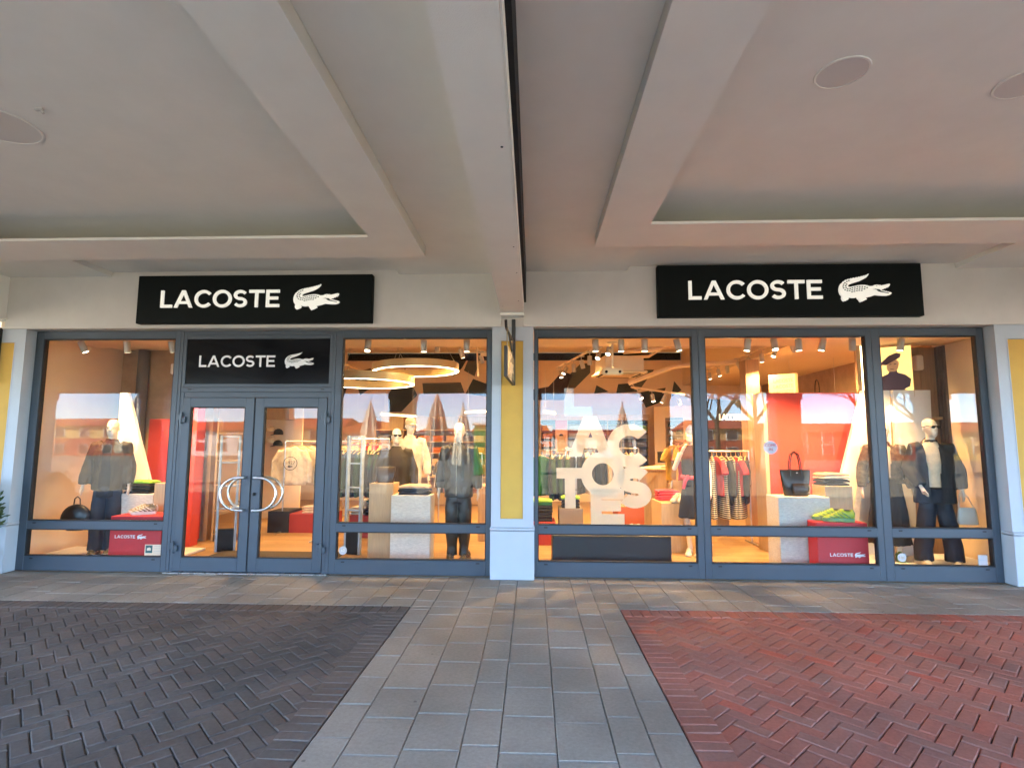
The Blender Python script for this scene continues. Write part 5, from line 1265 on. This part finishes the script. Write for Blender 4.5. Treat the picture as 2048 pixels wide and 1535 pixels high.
# striped dresses
rail('clothes rail with striped dresses beside the red panel', 2.85, 3.58, 2.35, 1.52)
for i in range(9):
    k = (('dress', 'cloth_stripe'), ('jacket', 'cloth_black'), ('dress', 'cloth_stripe'), ('tee', 'cloth_red'))[(i + 1) % 4]
    garment(k[0], k[1], 2.90 + i * .078, 2.35, 1.522, R(78 + random.uniform(-22, 22)), {'cloth_stripe': 'black and white striped dress', 'cloth_black': 'black jacket', 'cloth_red': 'red top'}[k[1]] + ' on the rail beside the red panel', 'dresses on the rail beside the red panel')
# rail behind the tracksuit mannequin
rail('clothes rail with brown clothes behind the tracksuit mannequin', -1.75, -.95, 3.3, 1.45)
for i in range(8): garment('tee', ('cloth_brown', 'cloth_rust', 'cloth_plum')[i % 3], -1.68 + i * .09, 3.3, 1.452, R(86 + random.uniform(-14, 14)), '%s top on the rail behind the tracksuit mannequin' % ('brown', 'rust', 'plum')[i % 3], 'brown tops behind the tracksuit mannequin')
# yellow and red tops by the cash desk
rail('clothes rail with yellow tops by the cash desk', 2.55, 3.05, 3.35, 1.70)
for i in range(5): garment('tee', ('cloth_yellow', 'cloth_yellow', 'cloth_red')[i % 3], 2.60 + i * .09, 3.35, 1.702, R(50 + random.uniform(-14, 14)), '%s top on the rail by the cash desk' % ('yellow', 'yellow', 'red')[i % 3], 'tops on the rail by the cash desk')

# ------------------------------------------------------------------ wall shelves with folded stacks
su = thing('wall_shelves', 'wall of dark shelves with coloured folded clothes at the back of the shop', 'shelf unit', (0, 8.1, 0))
MB().rbox(.20, 3.15, .45, .55, .8, 2.30, .004).build('back_panel', 'wall_wood', su)
for k in range(9):
    if k != 1: MB().rbox(.20 + k * .365, .22 + k * .365, .0, .449, .82, 2.26, .002).build('upright', 'oak', su)
for k in range(7): MB().rbox(.223, 3.13, .005, .448, .86 + k * .22, .875 + k * .22, .002).build('shelf', 'joint_black', su)
MB().rbox(.18, 3.17, -.005, .5, 2.262, 2.42, .004).build('fascia', 'oak', su)
SMESH = {}
def stack_mesh(m):
    if m not in SMESH:
        mb = MB()
        for k in range(4): mb.rbox(-.145 + .006 * (k % 2), .145 - .004 * (k % 3), -.16, .15, k * .037, k * .037 + .0355, .012)
        SMESH[m] = mb.mesh('folded_stack', m, True)
    return SMESH[m]
colmap = [['cloth_yellow', 'cloth_orange', 'cloth_orange', 'cloth_peach', 'cloth_red', 'cloth_red'], None, ['cloth_sky', 'cloth_sky', 'cloth_sky', 'cloth_cream', 'cloth_cream', 'cloth_grey'], ['cloth_blue', 'cloth_blue', 'cloth_sky', 'cloth_sky', 'cloth_blue', 'cloth_navy'],
          ['cloth_rust', 'cloth_red', 'cloth_plum', 'cloth_plum', 'cloth_grey', 'cloth_grey'], ['cloth_plum', 'cloth_rust', 'cloth_grey', 'cloth_navy', 'cloth_grey', 'cloth_black'], ['cloth_grey', 'cloth_sky', 'cloth_grey', 'cloth_navy', 'cloth_navy', 'cloth_black'], ['cloth_lime', 'cloth_sky', 'cloth_grey', 'cloth_grey', 'cloth_navy', 'cloth_navy']]
cn = lambda m: {'sky': 'pale blue', 'rust': 'rust red', 'plum': 'dark plum', 'lime': 'lime green'}.get(m.split('_')[1], m.split('_')[1])
ORD = ('first', 'second', 'third', 'fourth', 'fifth', 'sixth', 'seventh', 'eighth', 'ninth', 'tenth', 'eleventh', 'twelfth', 'thirteenth')
for c, colm in enumerate(colmap):
    if not colm: continue
    for r_, m in enumerate(colm):
        o = link('folded_stack', stack_mesh(m), None, (.395 + c * .365, 8.28, .8755 + (5 - r_) * .22))
        tag(o, '%s folded shirts, %s shelf from top, %s column, back wall shelves' % (cn(m), ORD[r_], ORD[c]), 'folded clothes', 'folded stacks on the back wall shelves')
ps = thing('wall_poster', 'tall photo poster of a person in a white shirt on the back shelves', 'poster', (.765, 8.02, 0))
MB().rbox(-.16, .16, 0, .02, 1.36, 2.02, .003).build('board', 'cloth_peach', ps); MB().rbox(-.16, .16, -.004, .02, 2.0205, 2.26, .003).build('red_header', 'cloth_red', ps)
MB().prism([(-.14, 1.37), (.14, 1.37), (.13, 1.66), (.06, 1.74), (-.06, 1.74), (-.13, 1.66)], -.003, -.0005).build('print_shirt', 'cloth_cream', ps)
MB().prism([(.055 * math.cos(R(a)), 1.80 + .075 * math.sin(R(a))) for a in range(0, 360, 20)], -.0035, -.0005).build('print_head', 'poster_skin', ps)
MB().prism([(.058 * math.cos(R(a)), 1.83 + .06 * math.sin(R(a))) for a in range(0, 181, 15)], -.005, -.0037).build('print_hair', 'cloth_black', ps)
# second shelf wall behind the tracksuit window
su = thing('wall_shelves', 'oak shelf wall with folded tops behind the cap mannequin', 'shelf unit', (0, 7.2, 0))
for k in range(5): MB().rbox(-4.1, -.5, 0, .42, .75 + k * .30, .775 + k * .30, .003).build('shelf', 'oak', su)
for k in range(6): MB().rbox(-4.1 + k * .716, -4.08 + k * .716, .002, .418, .02, 2.3, .003).build('upright', 'wall_wood', su)
MB().rbox(-4.12, -.48, .421, .46, .02, 2.34, .003).build('back_panel', 'oak', su)
for c in range(10):
    for r_ in range(4):
        m = rp.choice(['cloth_cream', 'cloth_peach', 'cloth_beige', 'cloth_yellow', 'cloth_grey', 'cloth_sky', 'cloth_orange'])
        o = link('folded_stack', stack_mesh(m), None, (-3.90 + c * .358, 7.40, .7755 + r_ * .30)); tag(o, '%s folded tops, %s shelf from bottom, %s column, oak shelf wall' % (cn(m), ORD[r_], ORD[c]), 'folded clothes', 'folded stacks on the oak shelf wall')
# shoe niche and cash desk
ni = thing('shoe_niche', 'tall shelf niche with dark shoes beside the cash desk', 'shelf unit', (3.62, 7.3, 0), R(-38))
MB().rbox(-.55, -.24, 0, .4, FZ, 2.6, .004).build('side_panel', 'wall_beige', ni); MB().rbox(.24, .75, 0, .4, FZ, 2.6, .004).build('side_panel', 'wall_beige', ni); MB().rbox(-.239, .239, .3, .4, FZ, 2.6, .004).build('back', 'wall_wood', ni)
for k in range(8): MB().rbox(-.238, .238, .02, .299, .9 + k * .19, .915 + k * .19, .002).build('shelf', 'oak', ni)
MB().rbox(-.2399, .2399, 0, .4, 2.3, 2.6, .003).build('header', 'wall_beige', ni)
for k in range(7):
    for q in (-.12, .10):
        p = ni.matrix_world; v = Matrix.Rotation(R(-38), 4, 'Z') @ Vector((q, .15, .9155 + k * .19)) + Vector((3.62, 7.3, 0))
        shoe(None, SH[('black', 'tan', 'white')[(k + (q > 0)) % 3]], v.x, v.y, v.z, R(-38 + 60), 'trainer', '%s shoe in the tall niche, %s shelf up, %s side' % (('black', 'tan', 'white')[(k + (q > 0)) % 3], NTH[k], 'left' if q < 0 else 'right'), .9, 'trainer', 'shoes in the tall niche')
cd = thing('cash_desk', 'oak cash desk behind the navy dress mannequin', 'desk', (2.55, 3.7, FZ), R(62))
MB().rbox(-.02, 1.5, 0, .62, 0, 1.10, .006).build('body', 'oak', cd); MB().rbox(-.05, 1.53, -.03, .65, 1.102, 1.14, .006).build('counter_top', 'oak', cd)
for k in range(6): MB().rbox(.02, .30, -.012, -.001, .16 + k * .15, .27 + k * .15, .003).build('slot_drawer', 'white_board', cd)
sc_ = thing('till_screen', 'small dark till screen on the cash desk', 'screen', (2.62, 4.05, FZ + 1.142), R(-15))
MB().rbox(-.10, .10, -.06, .06, 0, .015, .004).build('base', 'iron_black', sc_); MB().tube([(0, 0, .015), (0, .02, .12)], .014, 8).build('stem', 'iron_black', sc_); MB().rbox(-.16, .16, -.02, .0, .10, .32, .006).build('screen', 'iron_black', sc_)
# bags on the right wall
bsf = thing('bag_shelf', 'oak shelf with a looped bag high on the brown right wall', 'shelf', (6.30, 5.2, 2.55))
MB().rbox(-.25, .14, -.5, .5, 0, .04, .004).build('board', 'oak', bsf)
bg2 = thing('strap_bag', 'bag with looped straps on the high shelf of the brown wall', 'bag', (6.22, 5.2, 2.592))
MB().rbox(-.10, .06, -.16, .16, 0, .16, .03).build('bag_body', 'leather_dark', bg2)
for k in range(3): MB().tube([(-.03 + .03 * k, -.12 + .05 * k, .15)] + [(-.03 + .03 * k, -.12 + .05 * k + .10 * (1 - math.cos(R(a))), .15 + .30 * math.sin(R(a))) for a in range(15, 181, 15)], .006, 6).build('strap', 'leather_dark', bg2, True)

# ================================================================== STICKERS ON THE GLASS
dc = thing('window_lettering', 'large overlapping white letters stuck on the shop window', 'window lettering', (0, .058, 0))
def big(ch, x, z, H, t, w, i):
    g = glyph(ch, H, t, w); y1 = -.0015 - i * .0007
    MB().prism([(x + p[0], z + p[1]) for p in g[0]], y1 - .0005, y1, [[(x + p[0], z + p[1]) for p in h] for h in g[1]]).build('letter', 'decal_white', dc)
for i, a in enumerate([('A', .450, 1.478, .512, .150, .56), ('C', .938, 1.345, .540, .150, .50), ('T', .298, .830, .505, .135, .34), ('O', .604, .985, .545, .140, .55), ('S', 1.060, .838, .520, .150, .425), ('E', .722, .632, .45, .135, .42)]): big(*a, i)
mat('decal_frost', (0.80, 0.84, 0.86), 0.8)
def frost(m):
    n = m.node_tree.nodes; l = m.node_tree.links; tr = n.new('ShaderNodeBsdfTransparent'); mx = n.new('ShaderNodeMixShader'); mx.inputs[0].default_value = .78
    l.new(n['Principled BSDF'].outputs[0], mx.inputs[1]); l.new(tr.outputs[0], mx.inputs[2]); l.new(mx.outputs[0], n['Material Output'].inputs['Surface'])
frost(MATS['decal_frost'])
gL = glyph('L', .36, .125, .36)
MB().prism([(.398 + p[0], 1.988 + p[1]) for p in gL[0]], -.0012, -.0006).build('letter', 'decal_frost', dc)['label'] = 'frosted letter above the others'
def dot60(x, z, label):
    t = thing('round_sticker', label, 'sticker', (x, .029, z), group='round grey stickers with the number 60')
    MB().prism([(.052 * math.cos(2 * math.pi * k / 36), .052 * math.sin(2 * math.pi * k / 36)) for k in range(36)], -.002, 0).build('disc', 'decal_grey', t); link('number', text_mesh('60', .05, 'decal_white', 'number', .001), t, (0, -.003, 0))
dot60(-2.40, .29, 'round grey sticker reading 60 low beside the security gate'); dot60(4.475, .28, 'round grey sticker reading 60 low in the window at the right end')
st = thing('green_sticker', 'small white sticker with dark green square low in the left window', 'sticker', (-4.855, .029, .262))
MB().prism([(-.11, -.06), (.115, -.06), (.115, .075), (-.11, .075)], -.002, 0).build('paper', 'decal_white', st); MB().prism([(-.10, -.03), (-.01, -.03), (-.01, .065), (-.10, .065)], -.003, -.0021).build('green_square', 'sticker_green', st)
MB().prism([(-.08, .0), (-.03, .0), (-.03, .03), (-.05, .04), (-.08, .03)], -.004, -.0031).build('white_mark', 'decal_white', st)
ln = MB()
for k in range(5): ln.box(.005, .10, -.003, -.0021, .052 - k * .02, .055 - k * .02)
ln.build('fine_print', 'cloth_sky', st)
sq = thing('square_sticker', 'pale square sticker in the lower right corner of the last window', 'sticker', (5.42, .029, .26))
MB().prism([(-.05, -.06), (.06, -.06), (.06, .06), (-.05, .06)], -.002, 0).build('paper', 'decal_grey', sq)
MB().box(-.04, .05, -.003, -.0021, -.005, .0).build('fine_print', 'cloth_sky', sq)

# ================================================================== THE SQUARE OUTSIDE (seen mirrored in the glass)
def column(x, label):
    t = thing('arcade_column', label, 'column', (x, -8.05, -.03), group='arcade columns along the square')
    MB().rbox(-.36, .36, -.28, .28, 0, .55, .01).build('plinth', 'white_paint', t); MB().rbox(-.32, .32, -.25, .25, .551, 2.85, .008).build('shaft', 'plaster', t); MB().rbox(-.36, .36, -.28, .28, 2.851, 3.049, .01).build('capital', 'white_paint', t)
for i, x in enumerate((-14.1, -10.6, -7.1, -3.6, -.12, 3.35, 6.8, 10.65, 14.2)): column(x, 'square plaster arcade column mirrored in the glass, number %s from the left' % ('one', 'two', 'three', 'four', 'five', 'six', 'seven', 'eight', 'nine')[i])
def parasol(x, y, h, label, m='canvas', r=.30):
    t = thing('closed_parasol', label, 'parasol', (x, y, -.06), group='closed café parasols on the square')
    n = 24; rings = []
    for q, z in ((.02, h), (.10, h - .10), (.5, h - .7), (.85, h - 1.5), (1.0, h - 2.2), (.92, h - 2.35)):
        rings.append([((r * q * (1 + .22 * math.cos(8 * a))) * math.cos(a), (r * q * (1 + .22 * math.cos(8 * a))) * math.sin(a), z) for a in [2 * math.pi * k / n for k in range(n)]])
    MB().loft(rings).build('folded_canopy', m, t, True); MB().tube([(0, 0, 0), (0, 0, h + .06)], .035, 10).build('pole', 'steel', t)
    MB().tube([(r * .9 * math.cos(a), r * .9 * math.sin(a), h - 1.45) for a in [2 * math.pi * k / 16 for k in range(17)]], .012, 6).build('strap', m, t); MB().rbox(-.4, .4, -.4, .4, 0, .09, .02).build('base', 'cloth_grey', t)
for x, y, h, m, r, lab in ((-15.6, -14, 3.6, 'canvas', .55, 'widest pale closed parasol mirrored in the left window'), (-6.9, -16, 3.45, 'canvas', .42, 'pale closed parasol mirrored beside the door'), (-3.35, -12, 3.45, 'canvas_grey', .42, 'dark closed parasol mirrored above the tracksuit mannequin'), (-2.75, -14.5, 3.2, 'canvas', .36, 'pale closed parasol mirrored behind the dark one'), (3.4, -14, 3.2, 'canvas_grey', .34, 'slim closed parasol mirrored in the white letters'), (9.0, -13.5, 3.2, 'canvas', .36, 'slim closed parasol mirrored left of the red panel'), (8.3, -12.5, 3.2, 'canvas_grey', .34, 'grey closed parasol mirrored beside the dress rail')): parasol(x, y, h, lab, m, r)

def house(label, x0, x1, y, h, hr, wm, roofm='roof_tile', ground=None, cols=5, rows=2, gable=False, name='house'):
    """terrace house facing the square (front at y, facing +Y)"""
    t = thing(name, label, 'house', (x0, y, -.06), group='houses across the square')
    w = x1 - x0; z0 = 0; t.scale = (1, 1, .64)
    if ground:
        MB().box(0, w, -9, 0, 0, 3.2).build('ground_floor', ground, t); z0 = 3.21
    MB().box(0, w, -9, 0, z0, h).build('wall', wm, t)
    if gable: MB().add([(0, .3, h), (w, .3, h), (w / 2, .3, h + hr), (0, -9, h), (w, -9, h), (w / 2, -9, h + hr)], [(0, 1, 2), (3, 5, 4), (0, 2, 5, 3), (1, 4, 5, 2), (0, 3, 4, 1)]).build('roof', roofm, t)
    else: MB().add([(-.2, .4, h), (w + .2, .4, h), (w + .2, -9.2, h), (-.2, -9.2, h), (.3, -4.4, h + hr), (w - .3, -4.4, h + hr)], [(0, 1, 5, 4), (2, 3, 4, 5), (0, 4, 3), (1, 2, 5), (0, 3, 2, 1)]).build('roof', roofm, t)
    for r_ in range(rows):
        zb = 1.0 + r_ * (h - .6) / rows if not ground or r_ else .5
        for c in range(cols):
            cx = w * (c + .5) / cols
            f = MB().rbox(cx - .62, cx + .62, .005, .06, zb - .08, zb + 1.58, .02).build('window', 'render_white', t); MB().box(cx - .5, cx + .5, .061, .075, zb, zb + 1.5).build('pane', 'window_dark', f)
    return t
house('yellow house with red tiled roof mirrored in the left window', -62, -44, -58, 5.6, 1.6, 'render_yellow', ground='render_red', cols=6)
house('white house with red roof mirrored in the entrance door', -43.8, -31, -58, 4.8, 1.8, 'render_white', cols=5)
house('ochre house with red roof mirrored between door and tracksuit window', -30.8, -22, -56, 5.2, 2.0, 'render_ochre', cols=4)
house('grey blue gabled house with red roof mirrored in the tracksuit window', -21.8, -13.5, -52, 4.2, 2.2, 'render_greyblue', gable=True, cols=3)
house('low red house mirrored left of the tracksuit mannequin', -13.3, -8, -54, 4.0, 1.2, 'render_red', cols=3)
house('cream house mirrored behind the central pilaster', -7.5, 2.0, -60, 4.6, 1.5, 'render_white', cols=4)
house('long pale house mirrored in the white letters', 2.2, 16, -58, 4.0, 1.2, 'render_white', cols=6)
house('tall ochre house mirrored above the dress rail', 16.5, 24, -50, 5.0, 1.6, 'render_ochre', ground='render_red', cols=3)
house('red fronted house with white windows mirrored in the red panel', 24.2, 40, -52, 4.6, 1.6, 'render_red', cols=6)
house('yellow house mirrored at the right end', 40.2, 58, -54, 4.8, 1.8, 'render_yellow', cols=6)
def tree(label, x, y, h, seed):
    rr = random.Random(seed); t = thing('bare_tree', label, 'tree', (x, y, -.06), group='bare trees on the square')
    tr = MB(); tr.tube([(0, 0, 0), (.05, .02, h * .25), (0, .05, h * .42)], [.16, .13, .10], 10); tr.build('trunk', 'bark', t, True)
    cr = MB()
    def br(p, d, ln, r, lev):
        p1 = p + d * ln * .5 + Vector((rr.uniform(-.1, .1), rr.uniform(-.1, .1), rr.uniform(-.05, .1))) * ln; p2 = p1 + (d + Vector((rr.uniform(-.3, .3), rr.uniform(-.3, .3), rr.uniform(-.1, .3)))).normalized() * ln * .5
        cr.tube([p, p1, p2], [r, r * .8, r * .6], 5)
        if lev:
            for _ in range(4 if lev > 1 else 5):
                q = rr.choice((p1, p2, p2)); nd = (d + Vector((rr.uniform(-.9, .9), rr.uniform(-.9, .9), rr.uniform(-.3, .6)))).normalized(); br(q, nd, ln * rr.uniform(.55, .75), r * .5, lev - 1)
    for k in range(6):
        a = 2 * math.pi * k / 6 + rr.uniform(-.4, .4); br(Vector((0, .05, h * .40)), Vector((math.cos(a) * .7, math.sin(a) * .7, .75)).normalized(), h * .28, .085, 3)
    cr.build('crown', 'bark', t)
for x, y, h, lab in ((10.2, -24, 7.0, 'bare tree mirrored beside the navy dress mannequin'), (13.5, -27, 7.5, 'bare tree mirrored above the dress rail'), (17.5, -22, 7.0, 'bare tree mirrored over the red panel'), (20.5, -23, 7.0, 'bare tree mirrored above the checked coat mannequin')): tree(lab, x, y, h, int(h * 10 + x))
for x, y, lab in ((-7.9, -13.5, 'round evergreen in a pot mirrored in the left door leaf'), (-3.9, -10.2, 'tall evergreen in a pot mirrored beside the cap mannequin')): bush('potted_evergreen', lab, 'shrub', (x, y, -.06), 1300, .42, .5, .55, int(-x * 7), 'leaf_gold', group='potted evergreens on the square')
g_ = thing('green_kiosk', 'green kiosk mirrored right of the tracksuit mannequin', 'kiosk', (-2.0, -22, -.06))
MB().rbox(-1.1, 1.1, -1, 0, 0, 2.6, .05).build('wall', 'green_wall', g_); MB().rbox(-1.2, 1.2, -1.1, .15, 2.601, 2.75, .03).build('roof', 'render_white', g_); MB().box(-.5, .7, .001, .02, 1.0, 1.9).build('hatch', 'window_dark', g_)
bpy.data.scenes.remove(TMP)
